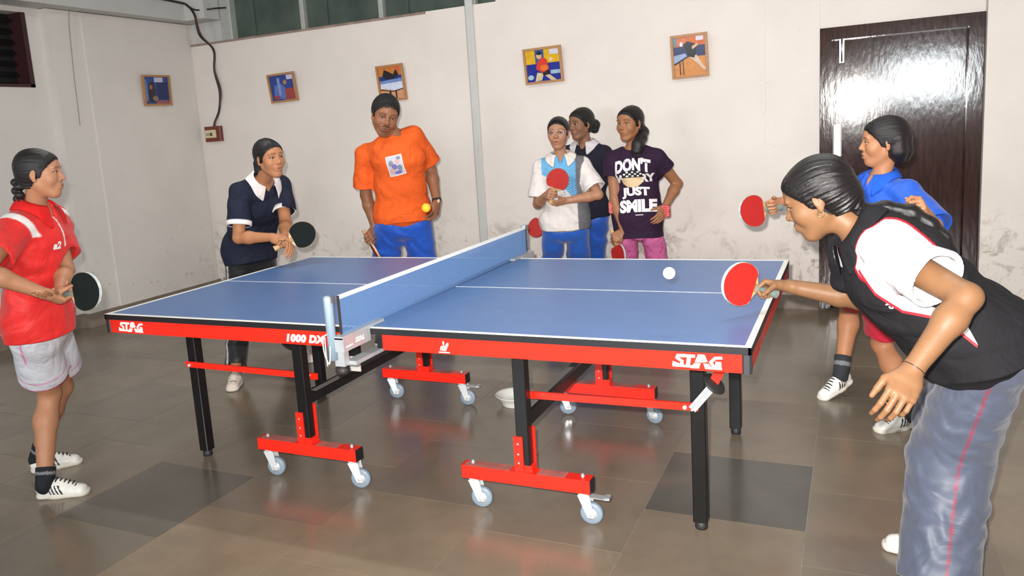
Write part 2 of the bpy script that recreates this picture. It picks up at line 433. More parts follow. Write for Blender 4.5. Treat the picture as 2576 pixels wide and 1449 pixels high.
    def eyes(s, parent, off):
        for q in (-1, 1):
            g = s.o.get('gaze', (0, 0))
            d = nrm(s.Y+g[0]*s.X+g[1]*s.Z); X, Y, Z = rot_axes(s.Z, d)
            M = frame_matrix(s(q*.0315, .0712, .0068)-np.asarray(off), X, Y, Z)
            R = .0128*s.s; mb = MB(); n = 14
            pr = [(R*math.sin(a), R*math.cos(a)) for a in (0.0001, .24, .56, .85, 1.2, 1.6, 2.1, 2.6, 3.14)]
            mb.lathe(pr[:2], n, M, 2); mb.lathe(pr[1:3], n, M, 1); mb.lathe(pr[2:], n, M, 0)
            mb.build('eye', [MAT['eyewhite'], MAT['iris'], MAT['pupil']], parent)
def make_hair(s, parent, off, extra=None, h=.0032, recede=None, seed=1, fringe=0., vol=0., nape=-.07, col=(20, 17, 18), knot=(0, -.10, 0), material='hair'):
    """hair combed back to a knot: a close cap thin at the hairline, fuller behind; tails are added by extra()"""
    S = s.s; F = Sdf(); A = s.A; recede = s.o.get('recede', 0.)
    pc = s(0, .004-recede, -.018+fringe*-.01); pn = nrm(.78*s.Y-.63*s.Z)
    nb = (s(0, 0, nape), -s.Z)
    cuts = [(pc, pn), nb]
    F.ell(s(0, -.0145, .0345), np.array((.0775+vol*.6, .0965+vol*.6, .0865+vol))*S, A, 0, cuts=cuts, tag=1)
    F.ell(s(0, -.034, .034), np.array((.0775+vol, .0840+vol, .0850+vol))*S, A, .015*S, cuts=cuts, tag=1)
    F.ell(s(0, .0235, .0375), np.array((.0668+vol*.5, .0645, .0640+vol*.5))*S, A, .02*S, cuts=cuts, tag=1)
    F.cap(s(0, -.045, -.01), s(0, -.050, nape-.005), .056*S, .046*S, .03*S, cuts=[nb, (s(0, -.014, 0), s.Y)], tag=1)
    F.ell(s(0, .100-recede, -.026), np.array((.0655, .066, .086))*S, A, .014*S, 's')
    if nape < -.05:
        for q in (-1, 1): F.ell(s(q*.0655, .014, .004), np.array((.006, .011, .024))*S, A, .012*S, tag=1)     # side locks before the ears
    if extra: extra(F)
    w1 = wob([(s.X, .02*S), (s.X+.4*s.Z, .031*S)], .0016*S, seed)
    def disp(x, y, z, t):
        ql = ((x-s.c[0])*s.Y[0]+(y-s.c[1])*s.Y[1]+(z-s.c[2])*s.Y[2])/S
        qx = ((x-s.c[0])*s.X[0]+(y-s.c[1])*s.X[1]+(z-s.c[2])*s.X[2])/S-knot[0]; qz = ((x-s.c[0])*s.Z[0]+(y-s.c[1])*s.Z[1]+(z-s.c[2])*s.Z[2])/S-knot[2]
        ph = np.arctan2(qx, qz)
        g = .0008*S*np.clip((.055-ql)/.05, .0, 1.)*(np.sin(ph*37+5*ql)+.8*np.sin(ph*61+3+11*ql)+.6*np.sin(ph*23+seed))
        return np.where(t == 1, g*np.clip(np.sqrt(qx**2+qz**2)/.04, 0, 1), w1(x, y, z, t)).astype(np.float32)
    P, Q, T = F.mesh(h, disp=disp)
    P = relax(P, Q, 1)
    L = s.loc(P)-np.array(knot)
    o = surf('hair', P, Q, np.tile(np.array(lin(col)), (len(P), 1)), MAT[material], parent, off)
    fl = np.stack([np.arctan2(L[:, 0], L[:, 2])*1.6, L[:, 1]*2.2, L[:, 0]*0], 1)
    m = T != 1; fl[m] = np.stack([L[m, 0]*16, L[m, 2]*2.0, L[m, 1]*16], 1)
    at = o.data.attributes.new('Flow', 'FLOAT_VECTOR', 'POINT'); at.data.foreach_set('vector', fl.astype(np.float32).ravel())
    return o

def loose_hair(sp, hair, n=220, seed=1, ahead=5., back=26., lift=.0012, rad=.0007, span=84):
    """fine strands combed back across the hairline"""
    H = sp['_H']; off = sp['_off']; rg = random.Random(seed)
    hp = np.empty(len(hair.data.vertices)*3, np.float32); hair.data.vertices.foreach_get('co', hp); hp = hp.reshape(-1, 3)
    hq = np.empty(len(hair.data.loops), np.int32); hair.data.loops.foreach_get('vertex_index', hq); hq = hq.reshape(-1, 4)
    P, Q, _ = sp['_headmesh']
    th = BVHTree.FromPolygons(hp.tolist(), hq.tolist()); tb_ = BVHTree.FromPolygons((P-off).tolist(), Q.tolist())
    c = V(H(0, 0, .02)-off); mb = MB()
    def ray(ph, t):
        d = V(H.X*math.sin(ph)*math.sin(t)+H.Y*math.cos(t)+H.Z*math.cos(ph)*math.sin(t)); o = c+d*.25*H.s
        a, b = th.ray_cast(o, -d), tb_.ray_cast(o, -d)
        da = a[3] if a[0] is not None else 9.; db = b[3] if b[0] is not None else 9.
        return (a[0] if da < db else b[0]), da < db, d
    for _ in range(n):
        ph = math.radians(rg.uniform(-span, span)); t0 = None
        for k in range(14, 100, 2):
            p_, isH, d = ray(ph, math.radians(k))
            if isH: t0 = k; break
        if t0 is None: continue
        a0 = t0-rg.uniform(-3, ahead); a1 = t0+rg.uniform(.4, 1)*back; pts = []
        dph = math.radians(rg.uniform(-5, 5))
        for k in range(6):
            u = k/5; q, isH, d = ray(ph+dph*(1-u), math.radians(a0+(a1-a0)*u))
            if q is None: break
            pts.append(q+d*lift*(.35+.65*math.sin(math.pi*min(1, u+.12))))
        if len(pts) == 6: mb.tube(pts, [rad*.4*H.s, rad*H.s, rad*H.s, rad*H.s, rad*H.s, rad*.3*H.s], 4)
    o = mb.build('loose_hair', MAT['strand'], sp['_root']); o['kind'] = 'stuff'
    return o
def hand(F, W, d, n, right, s, curl, thumb=(.5, .75, .45), tg=3, spread=0.):
    """palm, four fingers of different lengths and a thumb; curl = per finger three bends in degrees"""
    d = nrm(d); n = np.asarray(n, float); n = nrm(n-d*(n@d)); t = np.cross(d, n)*(1 if right else -1)
    p = lambda a, b, c: W+s*(a*d+b*t+c*n)
    F.cap(p(-.01, 0, 0), p(.03, 0, 0), .019*s, .0165*s, .012*s, la=.025*s, lb=.031*s, right=t, tag=tg)
    F.cap(p(.028, .002, 0), p(.078, .001, 0), .0150*s, .0125*s, .012*s, la=.032*s, lb=.037*s, right=t, tag=tg)
    F.cap(p(.015, .018, .006), p(.052, .03, .010), .014*s, .013*s, .012*s, tag=tg)
    F.cap(p(.015, -.020, .005), p(.055, -.025, .006), .013*s, .012*s, .012*s, tag=tg)
    base = ((.083, .0285, .0), (.087, .0095, .0), (.083, -.0100, .0), (.075, -.0285, .001))
    lens = ((.039, .024, .020), (.043, .027, .021), (.039, .025, .020), (.030, .019, .018))
    rad = ((.0090, .0080, .0072, .0060), (.0090, .0082, .0074, .0060), (.0086, .0078, .0070, .0058), (.0078, .0068, .0062, .0052))
    for i in range(4):
        a = 0; q = p(*base[i]); dd = nrm(d+t*spread*(1.5-i)*.35)
        c = curl[i] if isinstance(curl[0], (tuple, list)) else curl
        F.cap(q-dd*.02*s, q, rad[i][0]*s, rad[i][0]*s, .006*s, tag=tg)
        for j in range(3):
            a += math.radians(c[j]); v = dd*math.cos(a)+n*math.sin(a)
            q2 = q+v*lens[i][j]*s
            F.cap(q, q2, rad[i][j]*s, rad[i][j+1]*s, .0025*s, tag=tg); q = q2
    q = p(.03, .028, .006); v1 = nrm(.75*d+.75*t+.3*n); v2 = nrm(thumb[0]*d+thumb[1]*t+thumb[2]*n); v3 = nrm(v2+.35*n*(1 if thumb[2] >= 0 else .2)+.25*d)
    q2 = q+v1*.026*s; q3 = q2+v2*.031*s; q4 = q3+v3*.024*s
    F.cap(q, q2, .0125*s, .0112*s, .008*s, tag=tg); F.cap(q2, q3, .0104*s, .0092*s, .003*s, tag=tg); F.cap(q3, q4, .009*s, .0068*s, .003*s, tag=tg)

def shoe(parent, off, heel, d, s, up=(0, 0, 1), base=(226, 224, 218), stripe=True, dark=(24, 26, 34), solecol=(214, 208, 196)):
    d = nrm(d); up = np.asarray(up, float); u = nrm(up-d*(d@up)); r = np.cross(d, u); heel = np.asarray(heel, float)
    p = lambda a, b, c: heel+s*(a*d+b*r+c*u)
    L = lambda P: np.stack([((P-heel) @ d)/s, ((P-heel) @ r)/s, ((P-heel) @ u)/s], 1)
    F = Sdf(); cut = [(p(0, 0, .012), -u)]
    F.cap(p(.038, 0, .036), p(.11, 0, .036), .036*s, .038*s, .0, la=.033*s, lb=.037*s, right=r, cuts=cut, tag=1)
    F.cap(p(.10, 0, .034), p(.205, .006, .020), .040*s, .027*s, .02*s, la=.041*s, lb=.038*s, right=r, cuts=cut, tag=1)
    F.cap(p(.045, 0, .05), p(.048, 0, .083), .037*s, .035*s, .015*s, la=.033*s, lb=.031*s, right=r, cuts=cut+[(p(0, 0, .089), nrm(u-.25*d))], tag=2)
    F.cap(p(.105, 0, .060), p(.165, .003, .043), .020*s, .014*s, .015*s, tag=3)
    F.cap(p(.05, 0, .074), p(.05, 0, .14), .028*s, .03*s, .004, op='c', tag=4)
    P, Q, T = F.mesh(.0042*s)
    P = relax(P, Q, 1); l = L(P)
    c = np.tile(np.array(lin(base)), (len(P), 1)); dk = np.array(lin(dark))
    if stripe:
        ph = (l[:, 0]-.078+.45*(l[:, 2]-.02))/.0165
        m = (ph > 0) & (ph < 4) & ((ph % 1) < .5) & (l[:, 2] > .020) & (l[:, 2] < .062) & (np.abs(l[:, 1]) > .014)
        c[m] = dk
    c[T == 4] = dk; c[(T == 2) & (l[:, 2] > .062)] = dk
    c[(np.abs(l[:, 0]-.185-.5*np.abs(l[:, 1])*0) < .003) & (np.abs(l[:, 1]) < .022) & (l[:, 2] > .03)] = dk
    sh = surf('shoe', P, Q, c, MAT['leather'], parent, off)
    G = Sdf()
    G.cap(p(.036, 0, .012), p(.11, 0, .012), .036*s, .036*s, 0, la=.0385*s, lb=.041*s, right=r, cuts=[(p(0, 0, 0), -u), (p(0, 0, .021), u)])
    G.cap(p(.10, 0, .012), p(.210, .006, .012), .04*s, .032*s, .01*s, la=.044*s, lb=.040*s, right=r, cuts=[(p(0, 0, 0), -u), (p(0, 0, .021), u)])
    P, Q, T = G.mesh(.0055*s); surf('sole', P, Q, np.tile(np.array(lin(solecol)), (len(P), 1)), MAT['leather'], sh, (0, 0, 0)).location = -V(off)
    mb = MB()
    for i in range(5):
        a = .098+.018*i; zz = .0870-.0062*i
        mb.tube([p(a, -.017, zz-.012)-off, p(a+.004, -.006, zz)-off, p(a+.004, .008, zz)-off, p(a, .019, zz-.012)-off], .0034*s, 6)
    mb.build('laces', MAT['blackcloth'] if stripe else MAT['whitecloth'], sh)
    return sh

def person(sp):
    """one figure: an Empty on the floor with body, eyes, hair, clothes and shoes as its parts"""
    A = lambda k: np.asarray(sp[k], float)
    s = sp['s']; root = empty('person', sp['base']); tag(root, sp['label'], 'person'); off = A('base')
    pel, nk = A('pel'), A('neck'); up = nrm(nk-pel); L = np.linalg.norm(nk-pel)
    rtC = nrm(A('shR')-A('shL')); rtP = nrm(A('hipR')-A('hipL')); fw = nrm(np.cross(up, rtC))
    bend = np.asarray(sp.get('bend', (0, 0, 0)), float)
    wst = pel+.36*(nk-pel)+bend; che = pel+.70*(nk-pel)+bend*.8
    b = sp.get('build', 1.)
    H = Head(sp['head'], sp['hf'], sp['hu'], sp.get('hs', s), sp.get('face'))
    F = Sdf()
    # trunk
    F.cap(pel, wst, .098*s*b, .082*s*b, 0, la=.142*s*b, lb=.115*s*b, right=rtP, tag=1)
    F.cap(wst, che, .082*s*b, .096*s*b, .04, la=.115*s*b, lb=.132*s*b, right=rtC, tag=1)
    F.cap(che, che+.55*(nk-che), .096*s*b, .072*s, .04, la=.132*s*b, lb=.12*s, right=rtC, tag=1)
    ntop = H(0, -.018, -.055)
    F.cap(nk-.03*up, ntop, .047*s*sp.get('nw', 1), .0425*s*sp.get('nw', 1), .03, tag=1)
    for q in 'RL':
        sh, el, wr = A('sh'+q), A('el'+q), A('wr'+q); am = sp.get('arm', 1.)
        F.cap(nk-.045*up, sh, .045*s, .044*s, .05, tag=1)
        F.cap(sh, el, .046*s*am, .0355*s*am, .03, tag=1)
        m = el+.3*(wr-el)
        F.cap(el, m, .0355*s*am, .037*s*am, .015, tag=1); F.cap(m, wr, .037*s*am, .0245*s*am, .02, tag=1)
        hip, kn, an = A('hip'+q), A('kn'+q), A('an'+q)
        F.cap(hip, kn, .076*s*b, .050*s, .03, tag=1)
        cf = kn+.33*(an-kn)-nrm(A('toe'+q))*.012*s
        F.cap(kn, cf, .049*s, .051*s, .02, tag=1); F.cap(cf, an, .051*s, .033*s, .03, tag=1)
        t = nrm(A('toe'+q)); u_ = np.array((0, 0, 1.)); u_ = nrm(u_-t*(t @ u_)); F.cap(an-.012*s*t-.028*s*u_, an+.10*s*t-.058*s*u_, .027*s, .013*s, .02, tag=1)
    parts = []
    hands = {}
    for q, tg in (('R', 3), ('L', 4)):
        h = sp['hand'+q]; hand(F, A('wr'+q), h['d'], h['n'], q == 'R', h.get('s', s*.98), h.get('curl', (18, 22, 15)), h.get('thumb', (.8, .5, .3)), tg, h.get('spread', 0.)); hands[q] = (tg, A('wr'+q), nrm(h['d']))
    H.prims(F)
    hb = sp.get('res', .007)
    P, Q, T = F.mesh(hb)
    keep = np.ones(len(P), bool)
    ncut = nk+.35*(ntop-nk); nd = nrm(ntop-nk)
    keep &= ~(((P-ncut) @ nd > 0) & ((T == 2) | (T == 1)) & (np.linalg.norm(P-H.c, axis=1) < .21*H.s))
    for q, (tg, W, d) in hands.items(): keep &= ~(((T == tg) | (np.linalg.norm(P-W, axis=1) < .055*s)) & ((P-W) @ d > 0))
    parts.append(filt(P, Q, T, keep))
    hh = sp.get('hres', .0026)
    P, Q, T = F.mesh(hh, H.c-.19*H.s, H.c+.19*H.s)
    parts.append(filt(P, Q, T, ((P-ncut) @ nd > -2.3*hb) & (np.linalg.norm(P-H.c, axis=1) < .185*H.s)))
    for q, (tg, W, d) in hands.items():
        c = W+d*.085*s
        P, Q, T = F.mesh(sp.get('handres', .0034), c-.135*s, c+.135*s)
        k = ((P-W) @ d > -2.3*hb) & ((T == tg) | (np.linalg.norm(P-W, axis=1) < .055*s+2.3*hb)) & (np.linalg.norm(P-W, axis=1) < .21*s)
        if k.any(): parts.append(filt(P, Q, T, k))
    sp['_headmesh'] = parts[1]
    P, Q, T = join(parts)
    col = H.skin_col(P, sp['skin'])
    body = surf('body', P, Q, col, MAT['skin'], root, off)
    H.eyes(root, off)
    sp['_root'] = root; sp['_off'] = off; sp['_H'] = H; sp['_up'] = up; sp['_fw'] = fw; sp['_rt'] = rtC; sp['_wst'] = wst; sp['_che'] = che
    return root

def shirt(sp, color, hem=.10, sleeve=.55, ease=1., h=.0045, vneck=.03, folds=None, famp=.004, hemtilt=None, name='shirt', mat_=None, slr=(.066, .070), necksub=.058, flare=1., extra=None, sleeves=None):
    """shirt with hollow sleeves, cut hems and neck hole; color(P, T, local) gives the dye; T: 1 trunk, 2 right sleeve, 3 left sleeve"""
    A = lambda k: np.asarray(sp[k], float)
    s = sp['s']; b = sp.get('build', 1.)*ease; off = sp['_off']; up, fw, rt = sp['_up'], sp['_fw'], sp['_rt']; wst, che = sp['_wst'], sp['_che']
    pel, nk = A('pel'), A('neck'); rp = nrm(A('hipR')-A('hipL'))
    dn = nrm(np.asarray(hemtilt, float)) if hemtilt is not None else -up
    hp = pel+dn*hem
    F = Sdf()
    cut = [(hp, dn)]
    F.cap(hp+dn*.03, pel, .132*s*b*flare, .124*s*b, 0, la=.172*s*b*flare, lb=.168*s*b, right=rp, cuts=cut, tag=1)
    F.cap(pel, wst, .124*s*b, .108*s*b, .05, la=.168*s*b, lb=.145*s*b, right=rp, tag=1)
    F.cap(wst, che, .108*s*b, .118*s*b, .05, la=.145*s*b, lb=.155*s*b, right=rt, tag=1)
    F.cap(che, che+.55*(nk-che), .118*s*b, .088*s, .05, la=.155*s*b, lb=.135*s, right=rt, tag=1)
    if extra: extra(F)
    bust = sp.get('bust', 0)
    if bust:
        for q in (-1, 1): F.ell(che+fw*.075*s+rt*q*.062*s-up*.015, np.array((.055, .055, .055))*s*bust, None, .05, tag=1)
    for q, tg in (('R', 2), ('L', 3)):
        sh, el = A('sh'+q), A('el'+q); e = sh+(el-sh)*((sleeves or {}).get(q, sleeve)); n = nrm(el-sh)
        F.cap(nk-.045*up, sh, .056*s, .055*s, .05, tag=1)
        F.cap(sh, e+n*.03, slr[0]*s*.90, slr[1]*s*1.03, .03, cuts=[(e, n)], tag=tg)
        F.cap(e-n*.025, e+n*.08, slr[1]*s-.0125, slr[1]*s-.0115, .0, op='p')
    H = sp['_H']; nt = H(0, -.02, -.05)
    F.cap(nk-.02*up, nt, necksub*s, necksub*s*.96, .008, op='s')
    if vneck: F.cap(nk+fw*.06*s, nk+fw*.115*s-up*vneck, .022*s, .008, .012, op='s')
    f = wob(folds, famp, sp.get('seed', 3)) if folds else None
    P, Q, T = F.mesh(h, disp=f)
    P = relax(P, Q, 1)
    q = P-nk
    loc = np.stack([q @ rt, q @ fw, q @ up], 1)/s
    o = surf(name, P, Q, blur(color(P, T, loc), Q, 1), mat_ or MAT['cloth'], sp['_root'], off)
    sp['_shirt'] = (P, Q, o)
    return o
def polo_collar(sp, col, size=1., gap=26, drop=.045, wide=.040, h=None, open_=None):
    """folded collar: stands round the neck, turns over and lies on the shirt, with two points in front"""
    A = lambda k: np.asarray(sp[k], float)
    s = sp['s']; off = sp['_off']; up, fw, rt = sp['_up'], sp['_fw'], sp['_rt']; nk = A('neck'); H = sp['_H']
    nt = H(0, -.02, -.055); ax = nrm(nrm(nt-nk)+.5*up)
    P, Q, _ = sp['_shirt']; tree = BVHTree.FromPolygons([tuple(q) for q in P], [tuple(q) for q in Q])
    n = 37; rows = [[], [], [], [], []]
    for i in range(n):
        t = -1+2*i/(n-1); th = t*math.radians(180-gap); fr = .5-.5*math.cos(th)      # 0 behind, 1 in front
        d = -fw*math.cos(th)+rt*math.sin(th)
        c = nk+ax*(.040-.034*fr)*s+fw*.012*s*fr
        rin = (.0585+.006*fr)*s*size
        top = c+d*rin+ax*.012*s
        ins = c+d*(rin-.003*s)-ax*.022*s
        pt = max(0., (abs(t)-.62)/.38)**1.6
        low = nk+d*(rin+(wide+.010*pt)*s)-up*(.012+.030*fr+drop*pt)*s+fw*.01*fr
        near = tree.find_nearest(V(low)); q = np.array(near[0])+np.array(near[1])*.0055*s if near[0] is not None else low
        mid = (top+q)/2+(d*.6+up*.4)*.008*s
        nm = tree.find_nearest(V(mid)); 
        if nm[0] is not None and (mid-np.array(nm[0])) @ np.array(nm[1]) < .006: mid = np.array(nm[0])+np.array(nm[1])*.0075
        for k, v in enumerate((ins, top-ax*.004*s, top+d*.004*s+ax*.001, mid, q)): rows[k].append(v-off)
    vs = [v for r in rows for v in r]; fs = [(k*n+i, k*n+i+1, (k+1)*n+i+1, (k+1)*n+i) for k in range(4) for i in range(n-1)]
    me = MB().add(vs, fs, 0, True).mesh('collar', MAT['cloth'])
    a = me.color_attributes.new('Col', 'FLOAT_COLOR', 'POINT'); a.data.foreach_set('color', np.tile(np.array((*lin(col), 1.), np.float32), (len(vs), 1)).ravel())
    o = link(bpy.data.objects.new('collar', me), sp['_root'])
    m = o.modifiers.new('thickness', 'SOLIDIFY'); m.thickness = .003; m.offset = 0
    m = o.modifiers.new('smooth', 'SUBSURF'); m.levels = 1; m.render_levels = 1
    return o
def trousers(sp, color, leg=1., h=.0065, ease=1., folds=None, famp=.005, name='trousers', mat_=None, flare=(.094, .074, .070), hip=None):
    """leg = how far down the hem sits: 1 at the ankle, .5 at the knee; T: 1 seat, 2 right leg, 3 left leg"""
    A = lambda k: np.asarray(sp[k], float)
    s = sp['s']; b = sp.get('build', 1.)*ease; off = sp['_off']; pel = A('pel'); rp = nrm(A('hipR')-A('hipL')); up = sp['_up']
    F = Sdf(); dn = nrm((A('hipR')+A('hipL'))/2-pel+np.array((0, 0, -1e-3)))
    F.cap(pel+up*.05*s, (A('hipR')+A('hipL'))/2-np.array((0, 0, .02)), .102*s*b, .106*s*b, 0, la=.143*s*b, lb=.155*s*b, right=rp, tag=1)
    for q, tg in (('R', 2), ('L', 3)):
        hi, kn, an = A('hip'+q), A('kn'+q), A('an'+q); toe = nrm(A('toe'+q))
        if leg <= .62:
            n = nrm(kn-hi); e = hi+(kn-hi)*(leg/.5)
            F.cap(hi, e+n*.04, flare[0]*s*b, flare[1]*s*b, .03, cuts=[(e, n)], tag=tg)
            F.cap(e-n*.04, e+n*.1, flare[1]*s*b-.0135, flare[1]*s*b-.0125, 0, op='p')
        else:
            n = nrm(an-kn); e = kn+(an-kn)*((leg-.5)/.5)
            F.cap(hi, kn, flare[0]*s*b, flare[1]*s*b, .025, tag=tg)
            F.cap(kn, e+n*.03, flare[1]*s*b, flare[2]*s*b, .03, cuts=[(e, n)], tag=tg)
            F.cap(e-n*.03, e+n*.09, flare[2]*s*b-.0135, flare[2]*s*b-.0125, 0, op='p')
    f = wob(folds, famp, sp.get('seed', 3)+7) if folds else None
    P, Q, T = F.mesh(h, disp=f)
    P = relax(P, Q, 1)
    o = surf(name, P, Q, blur(color(P, T, sp), Q, 1), mat_ or MAT['cloth'], sp['_root'], off)
    sp['_trousers'] = (P, Q, o)
    return o
def sock(sp, q, col=(60, 62, 66), top=.10, r=.041):
    A = lambda k: np.asarray(sp[k], float); s = sp['s']; an, kn = A('an'+q), A('kn'+q); n = nrm(kn-an)
    F = Sdf(); F.cap(an-n*.03*s, an+n*(top+.03)*s, r*s*.96, r*s*1.06, 0, cuts=[(an+n*top*s, n)])
    P, Q, T = F.mesh(.005)
    ph = ((P-an) @ n)/s; c = np.tile(np.array(lin(col)), (len(P), 1)); c[(ph > top*.35) & (ph < top*.6)] = np.array(lin((120, 122, 126)))
    return surf('sock', P, Q, c, MAT['cloth'], sp['_root'], sp['_off'])
def cuffs(sp, fr, r, col, wd=.022):
    for q in 'RL':
        sh, el = np.asarray(sp['sh'+q], float), np.asarray(sp['el'+q], float); n = nrm(el-sh); X, Y, Z = rot_axes(n, (.3, .4, .85)); e = sh+(el-sh)*fr-sp['_off']
        MB().lathe([(r-.009, -wd*.2), (r-.009, .002), (r-.002, .004), (r+.002, .0), (r+.0015, -wd), (r-.006, -wd-.001)], 28, frame_matrix(e, X, Z, Y)).build('cuff', mat('cuff_%d' % col[0], col, .85), sp['_root'])
def two_shoes(sp, **kw):
    A = lambda k: np.asarray(sp[k], float); s = sp['s']
    for q in 'RL':
        t = nrm(A('toe'+q)); an = A('an'+q); upv = np.asarray(sp.get('upv'+q, (0, 0, 1)), float)
        u = nrm(upv-t*(t@upv))
        shoe(sp['_root'], sp['_off'], an-t*.048*s-u*.088*s, t, s, up=u, **kw)

# ---- flat prints laid on cloth ---------------------------------------------------
def text_polys(txt, size=1., shear=0., offset=0., spacing=1.):
    cu = bpy.data.curves.new('t', 'FONT'); cu.body = txt; cu.size = size; cu.shear = shear; cu.offset = offset; cu.space_character = spacing; cu.resolution_u = 3
    cu.align_x = 'CENTER'; cu.align_y = 'CENTER'
    o = bpy.data.objects.new('t', cu); COL.objects.link(o)
    me = bpy.data.meshes.new_from_object(o.evaluated_get(bpy.context.evaluated_depsgraph_get()))
    vs = [(v.co.x, v.co.y) for v in me.vertices]; fs = [tuple(p.vertices) for p in me.polygons]
    bpy.data.objects.remove(o); bpy.data.curves.remove(cu); bpy.data.meshes.remove(me)
    return vs, fs
def flat_print(name, items, O, X, Y, N, target, parent, off, mats, lift=.002, maxe=.02):
    """items: (verts2d, faces, material index); laid in the plane O,X,Y and pressed along -N onto the target surface"""
    bm = bmesh.new(); O, X, Y, N = (V(q) for q in (O, X, Y, N))
    for i, (vs, fs, mi) in enumerate(items):
        bv = [bm.verts.new((x, y, i*1e-5)) for x, y in vs]
        for f in fs:
            try: g = bm.faces.new([bv[k] for k in f]); g.material_index = mi
            except ValueError: pass
    for _ in range(6):
        le = [e for e in bm.edges if e.calc_length() > maxe]
        if not le: break
        bmesh.ops.subdivide_edges(bm, edges=le, cuts=1)
        bmesh.ops.triangulate(bm, faces=[f for f in bm.faces if len(f.verts) > 3])
    tree = BVHTree.FromPolygons([tuple(p) for p in target[0]], [tuple(q) for q in target[1]])
    for v in bm.verts:
        w = O+X*v.co.x+Y*v.co.y; dz = v.co.z*30
        hit = tree.ray_cast(w+N*.25, -N)
        q = hit[0]+N*(lift+dz) if hit[0] is not None else w
        v.co = q-V(off)
    me = bpy.data.meshes.new(name); bm.to_mesh(me); bm.free()
    for m in mats: me.materials.append(m)
    for p in me.polygons: p.use_smooth = True
    return link(bpy.data.objects.new(name, me), parent)

# ---------------------------------------------------------------- materials
def wall_mat(name, base, stain, dirt_top=.85, dirt=.9):
    """limewash: faint trowel mottling, and scuffs and damp marks on the lower wall"""
    m, nt, b = new_mat(name); N, L = nt.nodes, nt.links
    g = N.new('ShaderNodeNewGeometry'); sep = N.new('ShaderNodeSeparateXYZ'); L.new(g.outputs['Position'], sep.inputs[0])
    def noise(sc, det=5, ro=.6, dis=0.):
        n = N.new('ShaderNodeTexNoise'); n.inputs['Scale'].default_value = sc; n.inputs['Detail'].default_value = det; n.inputs['Roughness'].default_value = ro; n.inputs['Distortion'].default_value = dis
        L.new(g.outputs['Position'], n.inputs['Vector']); return n.outputs['Fac']
    def rng(v, a, c, d=0., e=1.):
        r = N.new('ShaderNodeMapRange'); r.inputs[1].default_value = a; r.inputs[2].default_value = c; r.inputs[3].default_value = d; r.inputs[4].default_value = e; L.new(v, r.inputs[0]); return r.outputs[0]
    def mul(a, c):
        k = N.new('ShaderNodeMath'); k.operation = 'MULTIPLY'; L.new(a, k.inputs[0])
        if isinstance(c, float): k.inputs[1].default_value = c
        else: L.new(c, k.inputs[1])
        return k.outputs[0]
    def mix(f, a, c):
        k = N.new('ShaderNodeMix'); k.data_type = 'RGBA'; L.new(f, k.inputs[0])
        for i, q in ((6, a), (7, c)):
            if isinstance(q, tuple): k.inputs[i].default_value = (*q, 1)
            else: L.new(q, k.inputs[i])
        return k.outputs[2]
    c0 = lin(base); mot = mix(rng(noise(2.2, 6), .35, .7), c0, tuple(x*.93 for x in c0))
    low = rng(sep.outputs['Z'], dirt_top, .30)
    sp = mul(mul(rng(noise(7.5, 9, .74, .8), .50, .64), rng(noise(1.6, 3, .5), .42, .58)), low); sp = mul(sp, float(dirt))
    c1 = mix(sp, mot, lin(stain))
    rub = mul(mul(rng(noise(14, 6, .7), .60, .70), rng(sep.outputs['Z'], .85, .25)), .6)
    c2 = mix(rub, c1, lin((110, 96, 86)))
    spk = mul(rng(noise(38, 2, .5), .735, .76), .3)
    c3 = mix(spk, c2, lin((150, 140, 132)))
    L.new(c3, b.inputs['Base Color']); b.inputs['Roughness'].default_value = .62; b.inputs['Specular IOR Level'].default_value = .25
    bp = N.new('ShaderNodeBump'); bp.inputs['Strength'].default_value = .12; bp.inputs['Distance'].default_value = .02
    L.new(noise(9, 6, .6), bp.inputs['Height']); L.new(bp.outputs[0], b.inputs['Normal'])
    return m
MAT['wall'] = wall_mat('limewash', (226, 217, 211), (128, 108, 92))
MAT['wall_left'] = wall_mat('limewash_left', (220, 214, 209), (150, 132, 118), .5, .5)
MAT['beam'] = mat('beam_paint', (196, 196, 194), .6, noise=.06, nscale=4, bump=.06)
MAT['ceiling'] = mat('ceiling_paint', (190, 190, 186), .8, noise=.05, nscale=3)
MAT['skirting'] = mat('skirting_stone', (132, 118, 106), .5, noise=.25, nscale=9, bump=.15)
MAT['darkwood'] = None
def door_mat():
    m, nt, b = new_mat('varnished_dark_wood'); N, L = nt.nodes, nt.links
    tc = N.new('ShaderNodeTexCoord'); mp = N.new('ShaderNodeMapping'); mp.inputs['Scale'].default_value = (9, 9, 1.1); L.new(tc.outputs['Object'], mp.inputs['Vector'])
    n = N.new('ShaderNodeTexNoise'); n.inputs['Scale'].default_value = 6; n.inputs['Detail'].default_value = 6; L.new(mp.outputs[0], n.inputs['Vector'])
    cr = N.new('ShaderNodeValToRGB'); cr.color_ramp.elements[0].color = (*lin((34, 20, 20)), 1); cr.color_ramp.elements[1].color = (*lin((66, 40, 36)), 1)
    cr.color_ramp.elements[0].position = .3; cr.color_ramp.elements[1].position = .75
    L.new(n.outputs['Fac'], cr.inputs[0]); L.new(cr.outputs[0], b.inputs['Base Color'])
    b.inputs['Roughness'].default_value = .10; b.inputs['Specular IOR Level'].default_value = .45
    mp2 = N.new('ShaderNodeMapping'); mp2.inputs['Scale'].default_value = (16, 16, 5); L.new(tc.outputs['Object'], mp2.inputs['Vector'])
    n2 = N.new('ShaderNodeTexNoise'); n2.inputs['Scale'].default_value = 2.4; n2.inputs['Detail'].default_value = 4; L.new(mp2.outputs[0], n2.inputs['Vector'])
    bp = N.new('ShaderNodeBump'); bp.inputs['Strength'].default_value = .06; bp.inputs['Distance'].default_value = .01
    L.new(n2.outputs['Fac'], bp.inputs['Height']); L.new(bp.outputs[0], b.inputs['Normal'])
    return m
MAT['door'] = door_mat()
